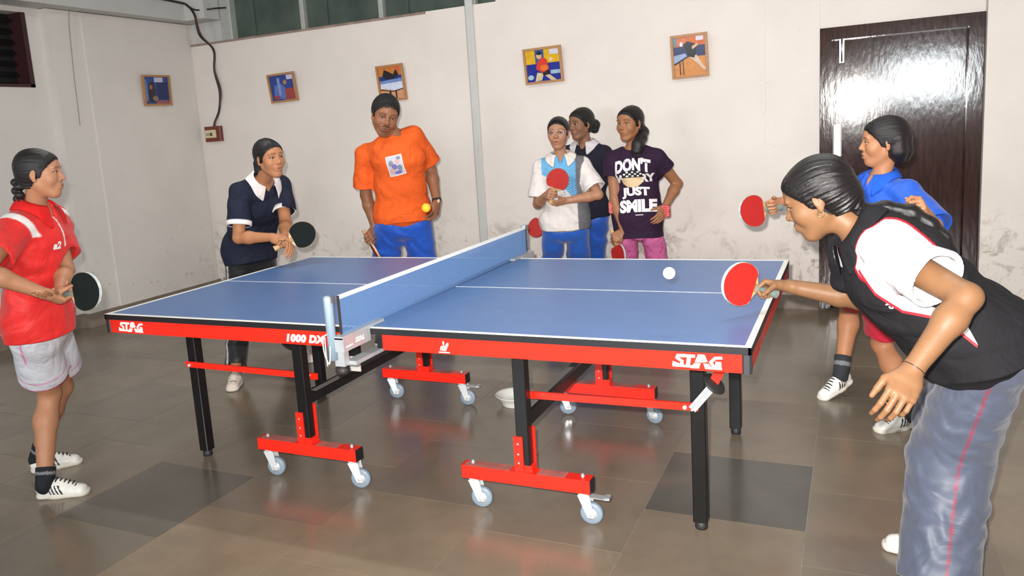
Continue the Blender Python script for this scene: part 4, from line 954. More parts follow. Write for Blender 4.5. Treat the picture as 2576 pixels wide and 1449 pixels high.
# joints of the eight figures and poses of their paddles, in metres (x along the table, y towards the far wall, z up)
POSE = {
    'red': {'s': 0.93, 'pel': (-1.4769, -1.0, 0.804), 'neck': (-1.386, -1.0, 1.2673), 'head': (-1.3102, -1.01, 1.3999), 'shR': (-1.3432, -1.1294, 1.1907), 'shL': (-1.4567, -0.8706, 1.2016), 'hipR': (-1.4424, -1.068, 0.7482), 'hipL': (-1.5114, -0.932, 0.7482), 'elR': (-1.2704, -1.3347, 1.0659), 'anR': (-1.5357, -1.0453, 0.0818), 'knR': (-1.6017, -0.9125, 0.4273), 'toeR': (0.8476, 0.5307, -0.01), 'right_wrist': (-1.1703, -1.1789, 0.9498), 'right_hand': {'d': (0.3491, 0.74, -0.5748), 'n': (-0.1323, 0.6462, 0.7516), 'curl': ((55, 75, 45), (62, 80, 45), (65, 80, 45), (65, 80, 45)), 'thumb': (0.55, 0.5, 0.75)}, 'elL': (-1.3379, -0.9417, 0.9921), 'anL': (-1.835, -0.8536, 0.0818), 'knL': (-1.6668, -0.8024, 0.4141), 'toeL': (0.5676, 0.8233, -0.01), 'left_wrist': (-1.1913, -1.0932, 0.9344), 'left_hand': {'d': (0.506, -0.8603, 0.0618), 'n': (0.0, -0.3, 0.9), 'curl': (8, 12, 8), 'thumb': (0.6, 0.6, 0.3), 'spread': 0.5}, 'hf': (0.8129, 0.5801, -0.0523), 'hu': (0.0426, 0.0304, 0.9986), 'base': (-1.6854, -0.9494, 0.0), 'hs': 0.83},
    'navy': {'s': 0.97, 'pel': (-1.8478, 0.77, 0.8207), 'neck': (-1.5291, 0.59, 1.2508), 'head': (-1.4042, 0.52, 1.3757), 'shR': (-1.6111, 0.4725, 1.1821), 'shL': (-1.5324, 0.7558, 1.2042), 'hipR': (-1.8666, 0.6927, 0.7625), 'hipL': (-1.8291, 0.8473, 0.7625), 'elR': (-1.5915, 0.3993, 0.9314), 'anR': (-1.83, 0.5, 0.09), 'knR': (-1.9419, 0.7041, 0.3821), 'toeR': (0.55, -0.83, -0.02), 'right_wrist': (-1.3649, 0.4243, 0.9291), 'right_hand': {'d': (0.9671, -0.1647, -0.1937), 'n': (-0.0684, 0.565, -0.8222), 'curl': ((55, 75, 45), (62, 80, 45), (65, 80, 45), (65, 80, 45)), 'thumb': (0.55, 0.5, 0.75)}, 'elL': (-1.4397, 0.6452, 0.9856), 'anL': (-1.78, 1.06, 0.09), 'knL': (-1.7715, 0.8242, 0.3795), 'toeL': (0.9, -0.35, -0.02), 'left_wrist': (-1.3152, 0.4731, 0.9029), 'left_hand': {'d': (0.7954, -0.5169, -0.3164), 'n': (-0.5, -0.4, -0.6), 'curl': (25, 30, 20)}, 'hf': (0.9524, -0.3028, -0.0349), 'hu': (0.0174, -0.0604, 0.998), 'base': (-1.805, 0.78, 0.0), 'hs': 0.94},
    'man': {'s': 1.06, 'pel': (-1.1853, 1.6, 0.9261), 'neck': (-1.1259, 1.5, 1.4633), 'head': (-1.1637, 1.44, 1.5897), 'shR': (-1.3868, 1.5, 1.344), 'shL': (-1.0412, 1.58, 1.4477), 'hipR': (-1.2578, 1.552, 0.8625), 'hipL': (-1.1129, 1.648, 0.8625), 'elR': (-1.4281, 1.531, 1.0625), 'anR': (-1.46, 1.64, 0.09), 'knR': (-1.4305, 1.6755, 0.4955), 'toeR': (0.45, -0.9, -0.02), 'right_wrist': (-1.3775, 1.5369, 0.8187), 'right_hand': {'d': (0.0358, -0.9165, -0.3984), 'n': (-0.9126, 0.1325, -0.3868), 'curl': ((55, 75, 45), (62, 80, 45), (65, 80, 45), (65, 80, 45)), 'thumb': (0.55, 0.5, 0.75)}, 'elL': (-1.0162, 1.7395, 1.2114), 'anL': (-1.02, 1.74, 0.09), 'knL': (-1.1596, 1.7988, 0.4689), 'toeL': (0.65, -0.75, -0.02), 'left_wrist': (-0.9413, 1.6563, 0.9889), 'left_hand': {'d': (0.1587, -0.6294, -0.7607), 'n': (-0.85, 0.0, -0.1), 'curl': (30, 40, 25)}, 'hf': (0.6075, -0.7449, -0.2756), 'hu': (0.3565, -0.0544, 0.9327), 'base': (-1.24, 1.69, 0.0), 'hs': 1.1, 'build': 1.05, 'nw': 1.12, 'arm': 1.05},
    'specs': {'s': 0.95, 'pel': (-0.2279, 2.25, 0.7934), 'neck': (-0.2381, 2.25, 1.2328), 'head': (-0.2399, 2.22, 1.3955), 'shR': (-0.3758, 2.2125, 1.1571), 'shL': (-0.0969, 2.2875, 1.1604), 'hipR': (-0.3028, 2.2286, 0.7364), 'hipL': (-0.153, 2.2714, 0.7364), 'elR': (-0.4051, 2.1807, 0.9043), 'anR': (-0.36, 2.29, 0.09), 'knR': (-0.4167, 2.4186, 0.4277), 'toeR': (-0.1, -1.0, -0.02), 'right_wrist': (-0.2763, 2.0162, 0.983), 'right_hand': {'d': (0.5549, -0.8214, 0.1322), 'n': (0.8174, 0.5087, -0.2705), 'curl': ((55, 75, 45), (62, 80, 45), (65, 80, 45), (65, 80, 45)), 'thumb': (0.55, 0.5, 0.75)}, 'elL': (0.0354, 2.2069, 0.956), 'anL': (-0.12, 2.31, 0.09), 'knL': (-0.1984, 2.4644, 0.4122), 'toeL': (0.25, -1.0, -0.02), 'left_wrist': (-0.1687, 2.1208, 0.9286), 'left_hand': {'d': (-0.743, -0.643, -0.1856), 'n': (-0.1, 0.6, 0.75), 'curl': (30, 35, 20)}, 'hf': (0.1594, -0.9871, -0.0175), 'hu': (0.0028, -0.0172, 0.9998), 'base': (-0.24, 2.3, 0.0)},
    'behind': {'s': 0.96, 'pel': (-0.1846, 2.62, 0.8155), 'neck': (-0.1656, 2.62, 1.2994), 'head': (-0.186, 2.58, 1.4477), 'shR': (-0.3131, 2.6396, 1.2275), 'shL': (-0.024, 2.6004, 1.2218), 'hipR': (-0.2633, 2.6166, 0.7579), 'hipL': (-0.106, 2.6234, 0.7579), 'elR': (-0.3753, 2.7015, 0.9836), 'anR': (-0.27, 2.67, 0.09), 'knR': (-0.3413, 2.7989, 0.429), 'toeR': (-0.2, -1.0, -0.02), 'right_wrist': (-0.4704, 2.6481, 0.7862), 'right_hand': {'d': (-0.0685, -0.9593, -0.274), 'n': (-0.8233, -0.1007, 0.5586), 'curl': ((55, 75, 45), (62, 80, 45), (65, 80, 45), (65, 80, 45)), 'thumb': (0.55, 0.5, 0.75)}, 'elL': (-0.0902, 2.7151, 0.999), 'anL': (-0.04, 2.67, 0.09), 'knL': (-0.1744, 2.7828, 0.4153), 'toeL': (0.2, -1.0, -0.02), 'left_wrist': (-0.1377, 2.6752, 0.7778), 'left_hand': {'d': (-0.0685, -0.3159, -0.9463), 'n': (-0.8, 0.2, 0.0), 'curl': (25, 30, 20)}, 'hf': (-0.5052, -0.8602, -0.0698), 'hu': (-0.0353, -0.0601, 0.9976), 'base': (-0.155, 2.67, 0.0)},
    'purple': {'s': 0.98, 'pel': (0.2956, 2.25, 0.8075), 'neck': (0.2838, 2.25, 1.2642), 'head': (0.2699, 2.22, 1.4285), 'shR': (0.1376, 2.2344, 1.1859), 'shL': (0.4339, 2.2656, 1.1897), 'hipR': (0.216, 2.239, 0.7487), 'hipL': (0.3752, 2.261, 0.7487), 'elR': (0.16, 2.1786, 0.923), 'anR': (0.22, 2.29, 0.09), 'knR': (0.1603, 2.453, 0.425), 'toeR': (-0.1, -1.0, -0.02), 'right_wrist': (0.2216, 2.1567, 0.6966), 'right_hand': {'d': (-0.8572, -0.3127, -0.4091), 'n': (-0.1856, 0.9287, -0.321), 'curl': ((55, 75, 45), (62, 80, 45), (65, 80, 45), (65, 80, 45)), 'thumb': (0.55, 0.5, 0.75)}, 'elL': (0.5383, 2.4153, 0.9982), 'anL': (0.45, 2.3, 0.09), 'knL': (0.3737, 2.4709, 0.4176), 'toeL': (0.25, -1.0, -0.02), 'left_wrist': (0.4829, 2.2448, 0.8536), 'left_hand': {'d': (-0.1261, -0.8281, -0.5462), 'n': (-0.7, 0.5, -0.1), 'curl': (20, 30, 20)}, 'hf': (-0.3707, -0.9281, -0.0349), 'hu': (-0.0129, -0.0324, 0.9994), 'base': (0.335, 2.295, 0.0), 'bust': 0.9},
    'blue': {'s': 0.9, 'pel': (1.7376, 0.9, 0.7041), 'neck': (1.7425, 0.87, 1.122), 'head': (1.7555, 0.85, 1.2821), 'shR': (1.6422, 0.9689, 1.0559), 'shL': (1.8411, 0.7812, 1.0481), 'hipR': (1.7022, 0.9648, 0.6501), 'hipL': (1.773, 0.8352, 0.6501), 'elR': (1.4559, 1.124, 1.0384), 'anR': (1.59, 1.12, 0.125), 'knR': (1.6247, 1.2609, 0.4473), 'toeR': (-0.6, -0.7, -0.33), 'right_wrist': (1.3118, 0.9727, 1.0066), 'right_hand': {'d': (-0.6814, -0.6924, -0.2372), 'n': (0.7301, -0.6662, -0.1523), 'curl': ((55, 75, 45), (62, 80, 45), (65, 80, 45), (65, 80, 45)), 'thumb': (0.55, 0.5, 0.75)}, 'elL': (1.9489, 0.6122, 0.9106), 'anL': (1.8668, 0.7447, 0.0792), 'knL': (1.7662, 0.9872, 0.3159), 'toeL': (-0.7261, -0.6876, -0.01), 'left_wrist': (1.8997, 0.4304, 1.0068), 'left_hand': {'d': (-0.2658, -0.6764, 0.6869), 'n': (-0.8, -0.3, 0.0), 'curl': ((45, 75, 50), (70, 85, 60), (80, 90, 60), (80, 90, 60)), 'thumb': (0.8, 0.1, 0.6)}, 'hf': (-0.9879, -0.1459, -0.0523), 'hu': (-0.0415, -0.0766, 0.9962), 'base': (1.7284, 0.9324, 0.0)},
    'front': {'s': 0.97, 'pel': (1.9717, -0.6, 0.7869), 'neck': (1.6541, -0.64, 1.0928), 'head': (1.5456, -0.63, 1.1892), 'shR': (1.6354, -0.43, 0.9949), 'shL': (1.7321, -0.77, 1.045), 'hipR': (1.9679, -0.5206, 0.7287), 'hipL': (1.9756, -0.6794, 0.7287), 'elR': (1.6627, -0.2531, 0.8037), 'anR': (1.92, -0.43, 0.09), 'knR': (1.9375, -0.3365, 0.4221), 'toeR': (-0.98, 0.05, -0.02), 'right_wrist': (1.4428, -0.2883, 0.851), 'right_hand': {'d': (-0.9877, 0.015, 0.1556), 'n': (-0.1523, -0.3161, -0.9364), 'curl': ((55, 75, 45), (62, 80, 45), (65, 80, 45), (65, 80, 45)), 'thumb': (0.55, 0.5, 0.75)}, 'elL': (1.8913, -0.965, 0.9726), 'anL': (1.87, -0.72, 0.09), 'knL': (1.9069, -0.5638, 0.3959), 'toeL': (-0.98, -0.1, -0.02), 'left_wrist': (1.7703, -1.0636, 0.8065), 'left_hand': {'d': (-0.3139, -0.7635, -0.5644), 'n': (-0.15, 0.95, -0.25), 'curl': ((26, 36, 24), (30, 38, 24), (34, 40, 26), (38, 42, 26)), 'thumb': (1, 0.12, 0.6), 'spread': 0.12}, 'hf': (-0.88, 0.12, -0.4), 'hu': (-0.4, 0.0, 0.9), 'base': (1.895, -0.575, 0.0), 'bust': 0.9},
}
PADDLE = {
    'red': {'c': (-1.0341, -1.1, 0.943), 'h': (0.9901, 0.051, 0.1305), 'n': (0.0413, -0.9963, 0.0757)},
    'navy': {'c': (-1.2132, 0.5, 0.9331), 'h': (0.6842, 0.6264, 0.3735), 'n': (0.6324, -0.7647, 0.1238)},
    'man': {'c': (-1.357, 1.48, 0.6687), 'h': (0.4038, 0.1442, -0.9034), 'n': (-0.6718, -0.6236, -0.3999)},
    'specs': {'c': (-0.1651, 1.95, 1.0893), 'h': (0.3977, -0.1585, 0.9037), 'n': (0.2077, -0.9438, -0.257)},
    'behind': {'c': (-0.5588, 2.54, 0.6879), 'h': (-0.5168, -0.2739, -0.8111), 'n': (-0.0982, -0.9222, 0.374)},
    'purple': {'c': (0.184, 2.13, 0.5496), 'h': (0.3048, -0.2561, -0.9173), 'n': (-0.64, -0.7683, 0.0018)},
    'blue': {'c': (1.2049, 0.82, 0.9847), 'h': (-0.6747, -0.7381, -0.0055), 'n': (0.7284, -0.6669, 0.1572)},
    'front': {'c': (1.2934, -0.38, 0.8752), 'h': (-0.5947, -0.7274, 0.3423), 'n': (0.7593, -0.6482, -0.0583)},
}

# ---------------------------------------------------------------- table tennis table
MAT['tblue'] = mat('blue_table_paint', (83, 115, 165), .36, noise=.05, nscale=9, spec=.35, bump=.03, bscale=300)
MAT['white'] = mat('white_paint', (232, 230, 224), .5)
MAT['red'] = mat('red_enamel', (226, 36, 20), .32, noise=.04, nscale=14)
MAT['blackmetal'] = mat('black_enamel', (17, 17, 19), .3, noise=.2, nscale=20)
MAT['blacktrim'] = mat('black_edge_trim', (22, 23, 27), .42)
MAT['corner'] = mat('grey_corner_cap', (42, 43, 48), .5)
MAT['galv'] = mat('galvanised_steel', (176, 180, 184), .35, metal=.35, noise=.15, nscale=50)
MAT['wheel'] = mat('grey_rubber_wheel', (120, 134, 148), .4)
MAT['hub'] = mat('pressed_steel', (206, 208, 210), .22, metal=.35)
MAT['dust'] = mat('dusty_red', (168, 96, 88), .7, noise=.3, nscale=15)
MAT['rubberfoot'] = mat('black_rubber', (30, 30, 30), .6)
TL, TWD, TZ = 1.37, .7625, .76
tb = empty('table_tennis_table', (0, 0, 0)); tag(tb, 'blue table tennis table with red sides and black legs on castors', 'table')
for sgn, nm in ((-1, 'l'), (1, 'r')):
    a, b_ = (-TL, -.006) if sgn < 0 else (.006, TL)
    bd = MB().box((a+.012, -TWD+.012, TZ-.022), (b_-(.012 if sgn > 0 else 0), TWD-.012, TZ-.0008)).build('table_half', MAT['tblue'], tb)
    e = MB()
    e.box((a, -TWD, TZ-.024), (b_, -TWD+.013, TZ-.001), bev=.003); e.box((a, TWD-.013, TZ-.024), (b_, TWD, TZ-.001), bev=.003)
    xe = -TL if sgn < 0 else TL-.013
    e.box((xe, -TWD, TZ-.024), (xe+.013, TWD, TZ-.001), bev=.003)
    e.build('edge_trim', MAT['blacktrim'], bd)
    l = MB(); z0, z1 = TZ-.0015, TZ
    l.box((a+.001, -TWD+.001, z0), (b_-.001, -TWD+.021, z1)); l.box((a+.001, TWD-.021, z0), (b_-.001, TWD-.001, z1))
    xl = -TL+.001 if sgn < 0 else TL-.021
    l.box((xl, -TWD+.021, z0), (xl+.02, TWD-.021, z1)); l.box((a+(.02 if sgn < 0 else 0), -.0022, z0), (b_-(.02 if sgn > 0 else 0), .0022, z1))
    l.build('white_line', MAT['white'], bd)
    # red steel apron below the top: two long sides and the end
    xa, xb = (-TL+.028, -.075) if sgn < 0 else (.075, TL-.028)
    zt, zb = TZ-.025, TZ-.083
    for y0, y1 in ((-TWD+.004, -TWD+.022), (TWD-.022, TWD-.004)):
        MB().box((xa, y0, zb), (xb, y1, zt)).build('apron_side', MAT['red'], bd)
    xe = -TL+.004 if sgn < 0 else TL-.022
    MB().box((xe, -TWD+.028, zb), (xe+.018, TWD-.028, zt)).build('apron_end', MAT['red'], bd)
    for ys in (-1, 1):
        c = MB(); x0 = -TL+.001 if sgn < 0 else TL-.029
        y0 = -TWD+.001 if ys < 0 else TWD-.029
        c.box((x0, y0, zb-.002), (x0+.028, y0+.028, zt), bev=.006); c.build('corner_cap', MAT['corner'], bd)
        x1 = -.075 if sgn < 0 else .05
        y0 = -TWD+.006 if ys < 0 else TWD-.022
        MB().box((x1, y0, zb+.006), (x1+.025, y0+.016, zt)).build('apron_cap', MAT['blacktrim'], bd)
    # outer leg frame: two square legs, cross rail, rubber feet
    xo = sgn*1.16
    for ys in (-1, 1):
        lg = MB().box((xo-.025, ys*.465-.025, .03), (xo+.025, ys*.465+.025, zt-.002), bev=.003).build('leg', MAT['blackmetal'], tb)
        MB().lathe([(.0, 0), (.021, 0), (.023, .006), (.021, .03), (.012, .032)], 16, Matrix.Translation((xo, ys*.465, 0))).build('foot', MAT['rubberfoot'], lg)
    MB().bar((xo, -.44, .64), (xo, .44, .64), .03, .04).build('leg_rail', MAT['blackmetal'], tb)
    # inner leg frame standing on two red T feet with castors
    xi = -.475 if sgn < 0 else .533
    for ys in (-1, 1):
        yi = -.555 if ys < 0 else .50
        MB().box((xi-.025, yi-.022, .19), (xi+.025, yi+.022, zt-.002), bev=.003).build('inner_leg', MAT['blackmetal'], tb)
        tf = MB().box((xi-.262, yi-.027, .125), (xi+.255, yi+.027, .177)).build('roller_bar', MAT['red'], tb)
        MB().box((xi+.2545, yi-.0265, .1255), (xi+.257, yi+.0265, .1765)).build('end_plug', MAT['blacktrim'], tf); MB().box((xi-.264, yi-.0265, .1255), (xi-.2615, yi+.0265, .1765)).build('end_plug', MAT['blacktrim'], tf)
        MB().box((xi-.25, yi-.0255, .1772), (xi-.06, yi+.0255, .1776)).build('dust_film', MAT['dust'], tf); MB().box((xi+.05, yi-.0255, .1772), (xi+.16, yi+.0255, .1776)).build('dust_film', MAT['dust'], tf)
        st = MB(); st.box((xi-.034, yi-.029, .177), (xi+.002, yi-.0225, .318)); st.box((xi-.002, yi+.0225, .177), (xi+.034, yi+.029, .345)); st.box((xi-.034, yi-.0225, .177), (xi+.034, yi+.0225, .205))
        st.build('leg_socket', MAT['red'], tf)
        for zz in (.215, .25, .29): MB().tube([(xi-.016, yi-.029, zz), (xi-.016, yi-.031, zz)], .004, 8).build('socket_rivet', MAT['galv'], tf)
        for kx, dx in enumerate((-.222, .222)):
            xc = xi+dx
            cs = empty('castor', (0, 0, 0)); cs.parent = tb
            # swivel angle a little different for every castor
            ang = {(-1, -1, 0): 10, (-1, -1, 1): 14, (1, -1, 0): 8, (1, -1, 1): 4, (-1, 1, 0): 12, (-1, 1, 1): 8, (1, 1, 0): 20, (1, 1, 1): -16}[(sgn, ys, kx)]
            cs.location = (xc, yi, 0); cs.rotation_euler = (0, 0, math.radians(ang))
            wr = .0425; ox = .028
            fk = MB().lathe([(0, .125), (.024, .125), (.024, .119), (.018, .112), (0, .112)], 16)
            for q in (-1, 1):
                fk.add([(-.020, q*.017, .114), (.026, q*.017, .114), (ox+.013, q*.0185, .030), (ox-.012, q*.0185, .030), (-.020, q*.0195, .114), (.026, q*.0195, .114), (ox+.013, q*.021, .030), (ox-.012, q*.021, .030)],
                       [(0, 1, 2, 3), (7, 6, 5, 4), (0, 4, 5, 1), (1, 5, 6, 2), (2, 6, 7, 3), (3, 7, 4, 0)])
            fk.box((-.016, -.0195, .108), (.024, .0195, .116))
            fk.build('fork', MAT['hub'], cs)
            MW = Matrix.Translation((ox, 0, wr)) @ Matrix.Rotation(math.pi/2, 4, 'X')
            MB().lathe([(.022, -.013), (.037, -.013), (.042, -.009), (.0425, 0), (.042, .009), (.037, .013), (.022, .013)], 28, MW).build('wheel', MAT['wheel'], cs)
            MB().lathe([(0, -.0235), (.007, -.0235), (.008, -.021), (.012, -.0145), (.0225, -.0135), (.0225, .0135), (.012, .0145), (.008, .021), (.007, .0235), (0, .0235)], 16, MW).build('hub', MAT['hub'], cs)
            MB().tube([(0, 0, .12), (0, 0, .192)], .005, 8).build('bolt', MAT['galv'], cs)
            MB().lathe([(0, .186), (.0085, .186), (.0085, .180), (0, .180)], 6).build('nut', MAT['galv'], cs)
            if kx == 1 and not (sgn < 0 and ys < 0) and not (sgn > 0 and ys > 0):
                MB().bar((.012, 0, .108), (.085, 0, .104), .034, .003).bar((.078, 0, .106), (.098, 0, .108), .034, .010).build('brake_pedal', MAT['galv'], cs)
    yn, yf = -.555, .50
    MB().bar((xi, yn+.02, .37), (xi, yf-.02, .37), .03, .05).build('cross_rail', MAT['blackmetal'], tb)
    MB().bar((xi+.0155*sgn*-1, yn+.05, .3955), (xi+.0155*sgn*-1, yf-.05, .3955), .028, .0015).build('rail_dust', mat('dusty_steel', (120, 114, 108), .7), tb)
    # red stretchers from outer to inner leg on both sides
    for ys in (-1, 1):
        yy = -.503 if ys < 0 else .495
        xo2 = -1.185 if sgn < 0 else 1.165
        r = MB().bar((xo2, yy, .465), (xi+(.04 if sgn < 0 else -.01), yy, .458), .010, .027).build('stretcher', MAT['red'], tb)
        for xx in ((-1.16, xi) if sgn < 0 else (xi, 1.12)):
            MB().lathe([(0, .010), (.006, .009), (.008, .003), (.008, 0)], 10, Matrix.Translation((xx, yy-.006 if ys < 0 else yy+.006, .462)) @ Matrix.Rotation(math.pi/2*(1 if ys < 0 else -1), 4, 'X')).build('bolt_head', MAT['hub'], r)
# locking lever under the near right corner: galvanised strip, black disc, red strip
lv = MB().bar((1.145, -.515, .458), (1.222, -.515, .556), .006, .028, (0, 1, 0)).bar((1.145, -.512, .458), (1.222, -.512, .556), .028, .004, (0, 1, 0)).build('lock_strip', MAT['galv'], tb)
MB().lathe([(0, -.004), (.040, -.004), (.043, 0), (.040, .004), (0, .004)], 20, Matrix.Translation((1.222, -.52, .558)) @ Matrix.Rotation(math.radians(42), 4, 'Y') @ Matrix.Rotation(math.radians(14), 4, 'X')).build('lock_disc', MAT['rubberfoot'], lv)
MB().bar((1.215, -.512, .552), (1.275, -.512, .672), .032, .006, (0, 1, 0)).build('lock_arm', MAT['red'], lv)
# grey hinge plates and struts below the middle of the table
MB().box((-.198, -.60, .53), (-.142, -.595, .592)).build('hinge_plate', mat('pale_steel', (186, 182, 174), .4, metal=.2), tb)
MB().box((-.20, -.60, .592), (-.145, -.58, .68)).build('hinge_block', MAT['blackmetal'], tb)
MB().box((-.05, -.59, .665), (.05, .59, .68)).build('hinge_rail', MAT['blackmetal'], tb)

# printing on the sides
def apron_print(name, items, x, z, m, y=-TWD+.0035, flip=False):
    mb = MB()
    for k, (vs, fs) in enumerate(items):
        mb.add([(x+u, y-.00015*k, z+v) for u, v in vs], fs)
    return mb.build(name, m, tb)
def thick(pts, t):
    """a polyline with thickness as quads"""
    out = []
    for (x0, y0), (x1, y1) in zip(pts[:-1], pts[1:]):
        dx, dy = x1-x0, y1-y0; l = math.hypot(dx, dy); nx, ny = -dy/l*t/2, dx/l*t/2; ex, ey = dx/l*t*.3, dy/l*t*.3
        out.append(([(x0-ex-nx, y0-ey-ny), (x1+ex-nx, y1+ey-ny), (x1+ex+nx, y1+ey+ny), (x0-ex+nx, y0-ey+ny)], [(0, 1, 2, 3)]))
    return out
def poly(*p): return (list(p), [tuple(range(len(p)))])
def stag(w, h):
    S = []
    S += thick([(25, 25.5), (11, 25), (9, 20.5), (19, 13.5), (19, 7), (15, 4.5), (1, 4.5)], 6.5); S.append(poly((0, 1), (24, 1), (24, 5), (0, 13)))
    S += thick([(20, 25.5), (44, 25.5)], 6.5); S += thick([(34, 25), (31, 5)], 8); S += thick([(24, 3.5), (44, 3.5)], 5)
    S.append(poly((52, 30), (65, 30), (71, 15), (58, 13), (45, 13))); S.append(poly((44, 11), (57, 11.5), (53, 0), (36, 0))); S.append(poly((62, 11.5), (73, 11), (82, 0), (66, 0)))
    S += thick([(98, 25), (86, 24), (77, 15), (82, 7.5), (95, 7), (95, 14), (88, 14)], 6); S.append(poly((70, 0), (99, 0), (99, 5), (70, 5)))
    return [([((x-50)/100*w, (y-15)/30*h) for x, y in vs], fs) for vs, fs in S]
for k, (x, w_) in enumerate(((-1.215, .150), (1.21, .150))):
    o = apron_print('maker_lettering', stag(w_, .045), x, .707, MAT['white'])
    o['label'] = 'white block lettering STAG on the red side'
vs, fs = text_polys('1000 DX', .040, .22, .0026, 1.08)
wd = max(v[0] for v in vs)-min(v[0] for v in vs)
o = apron_print('model_lettering', [([(u*.19/wd, v*1.0) for u, v in vs], fs)], -.283, .7005, MAT['white']); o['label'] = 'white lettering 1000 DX'
em = [poly((-.017, -.010), (.006, -.012), (.013, -.002), (.010, .006), (-.012, .006)), poly((.004, -.004), (.017, .006), (.020, .017), (.014, .019), (.005, .008)), (oval(-.001, .0165, .0036, .0085), [tuple(range(12))]), poly((-.022, -.019), (.022, -.019), (.022, -.015), (-.022, -.015))]
o = apron_print('emblem', em, .33, .700, MAT['white']); o['label'] = 'small white emblem above a line'
for k in range(2): apron_print('emblem_slit', [poly((-.010+.007*k, -.008), (-.008+.007*k, -.008), (-.007+.007*k, .002), (-.009+.007*k, .002))], .33, .700, MAT['red'], y=-TWD+.0026)
# faint lettering on the right end
mb = MB()
for k, (vs, fs) in enumerate(stag(.14, .04)): mb.add([(TL-.0035+.00015*k, u+.0-.45, v+.707) for u, v in vs], fs)
mb.build('maker_lettering', mat('faded_white', (196, 120, 110), .5), tb)

# ---------------------------------------------------------------- net
MAT['netblue'] = mat('blue_net_cord', (84, 118, 164), .7); MAT['tape'] = mat('white_tape', (226, 226, 224), .7, noise=.05)
MAT['netpost'] = mat('bluish_alloy_post', (150, 172, 190), .3, metal=.35)
nt = empty('table_tennis_net', (0, 0, TZ)); tag(nt, 'blue table tennis net with white top tape on two metal posts', 'net')
NO = (0, 0, TZ); YN = .905; ZB, ZT = TZ+.004, TZ+.1525
def net_bow(y): return .0
mb = MB(); pit = .0078; th = .0014
n = int(2*YN/pit)
for i in range(n+1):
    y = -YN+2*YN*i/n
    mb.box((-th*.6, y-th, ZB+.012), (th*.6, y+th, ZT-.010))
k = int((ZT-ZB-.022)/pit)
for i in range(k+1):
    z = ZB+.012+i*(ZT-ZB-.022)/k
    mb.box((-th*.8, -YN, z-th*.75), (th*.8, YN, z+th*.75))
o = mb.build('net_mesh', MAT['netblue'], nt, NO); o['kind'] = 'stuff'
MB().box((-.0022, -YN, ZT-.014), (.0022, YN, ZT+.001)).build('top_tape', MAT['tape'], nt, NO)
MB().box((-.0020, -YN, ZB), (.0020, YN, ZB+.013)).build('bottom_cord_tape', MAT['netblue'], nt, NO)
for s_ in (-1, 1):
    MB().box((-.003, s_*YN-.004, ZB), (.003, s_*YN+.004, ZT)).build('side_tape', mat('dark_side_tape', (40, 36, 34), .8), nt, NO)
    p = MB().lathe([(0, TZ-.075), (.0165, TZ-.075), (.017, TZ+.150), (.015, TZ+.156), (0, TZ+.157)], 18, Matrix.Translation((-.022, s_*.935, 0))).build('post', MAT['netpost'], nt, NO)
    MB().box((-.022, s_*.935-.006, ZT-.020), (.004, s_*.935+.006 if s_ < 0 else s_*.935+.006, ZT+.004)).build('tape_hook', mat('hook_metal', (112, 100, 98), .4, metal=.5), p, NO)
    MB().tube(curve_pts([(-.03, s_*.945, TZ+.02), (-.044, s_*.952, TZ+.01), (-.048, s_*.952, TZ-.04), (-.026, s_*.957, TZ-.085), (-.016, s_*.955, TZ-.02)]), .0022, 6).build('tie_cord', MAT['tape'], p, NO)
    MB().tube(curve_pts([(-.040, s_*.95, TZ+.01), (-.036, s_*.957, TZ-.05), (-.038, s_*.952, TZ-.095)]), .002, 6).build('tie_cord', MAT['tape'], p, NO)
    br = MB(); sy = s_
    def yb(a, b): return (min(sy*a, sy*b), max(sy*a, sy*b))
    y0, y1 = yb(.94, .66); br.box((-.012, y0, TZ+.001), (.028, y1, TZ+.012))
    y0, y1 = yb(.94, .765); br.box((-.012, y0, TZ-.045), (.030, y1, TZ+.006))
    y0, y1 = yb(.90, .70); br.box((.004, y0, TZ-.100), (.05, y1, TZ-.086))
    y0, y1 = yb(.93, .90); br.box((-.02, y0, TZ-.10), (.02, y1, TZ-.04))
    br.build('clamp', mat('clamp_alloy', (170, 174, 178), .38, metal=.35, noise=.1), nt, NO)
    MB().lathe([(0, TZ-.135), (.022, TZ-.135), (.026, TZ-.128), (.026, TZ-.112), (.012, TZ-.106), (.008, TZ-.09), (0, TZ-.09)], 14, Matrix.Translation((-.012, s_*.90, 0))).build('screw_knob', MAT['rubberfoot'], nt, NO)
mb = MB()
for k, (vs, fs) in enumerate(stag(.055, .018)): mb.add([(.031+.00015*k, u-.84, v+TZ-.018) for u, v in vs], fs)
for vs, fs in (poly((-.035, -.006), (.035, -.004), (.034, .002), (-.034, .0)), ): mb.add([(.031, u*.6-.905, v+TZ-.026) for u, v in vs], fs)
mb.build('clamp_lettering', MAT['white'], nt, NO)['label'] = 'white STAG lettering on the clamp'

# ---------------------------------------------------------------- bowl under the table, balls
bw = MB().lathe([(0, .0), (.070, .0), (.073, .004), (.076, .020), (.094, .042), (.106, .054), (.108, .058), (.104, .0585), (.092, .047), (.072, .026), (.062, .010), (0, .009)], 32).build('bowl', mat('white_enamel', (206, 206, 200), .3))
bw.location = (.02, .575, 0.0); tag(bw, 'white round bowl on the floor under the table', 'bowl')
def ball(loc, rgb, label):
    mb = MB(); n = 16; mb.lathe([(.02*math.sin(math.pi*k/n)+1e-5, -.02*math.cos(math.pi*k/n)) for k in range(n+1)], 24)
    o = mb.build('table_tennis_ball', mat('celluloid_%d' % rgb[2], rgb, .45)); o.location = loc; tag(o, label, 'ball'); return o
ball(BALLS[0], (240, 240, 238), 'white table tennis ball in flight above the right half of the table')
ball(BALLS[1], (246, 160, 20), 'orange table tennis ball in the air in front of the man')

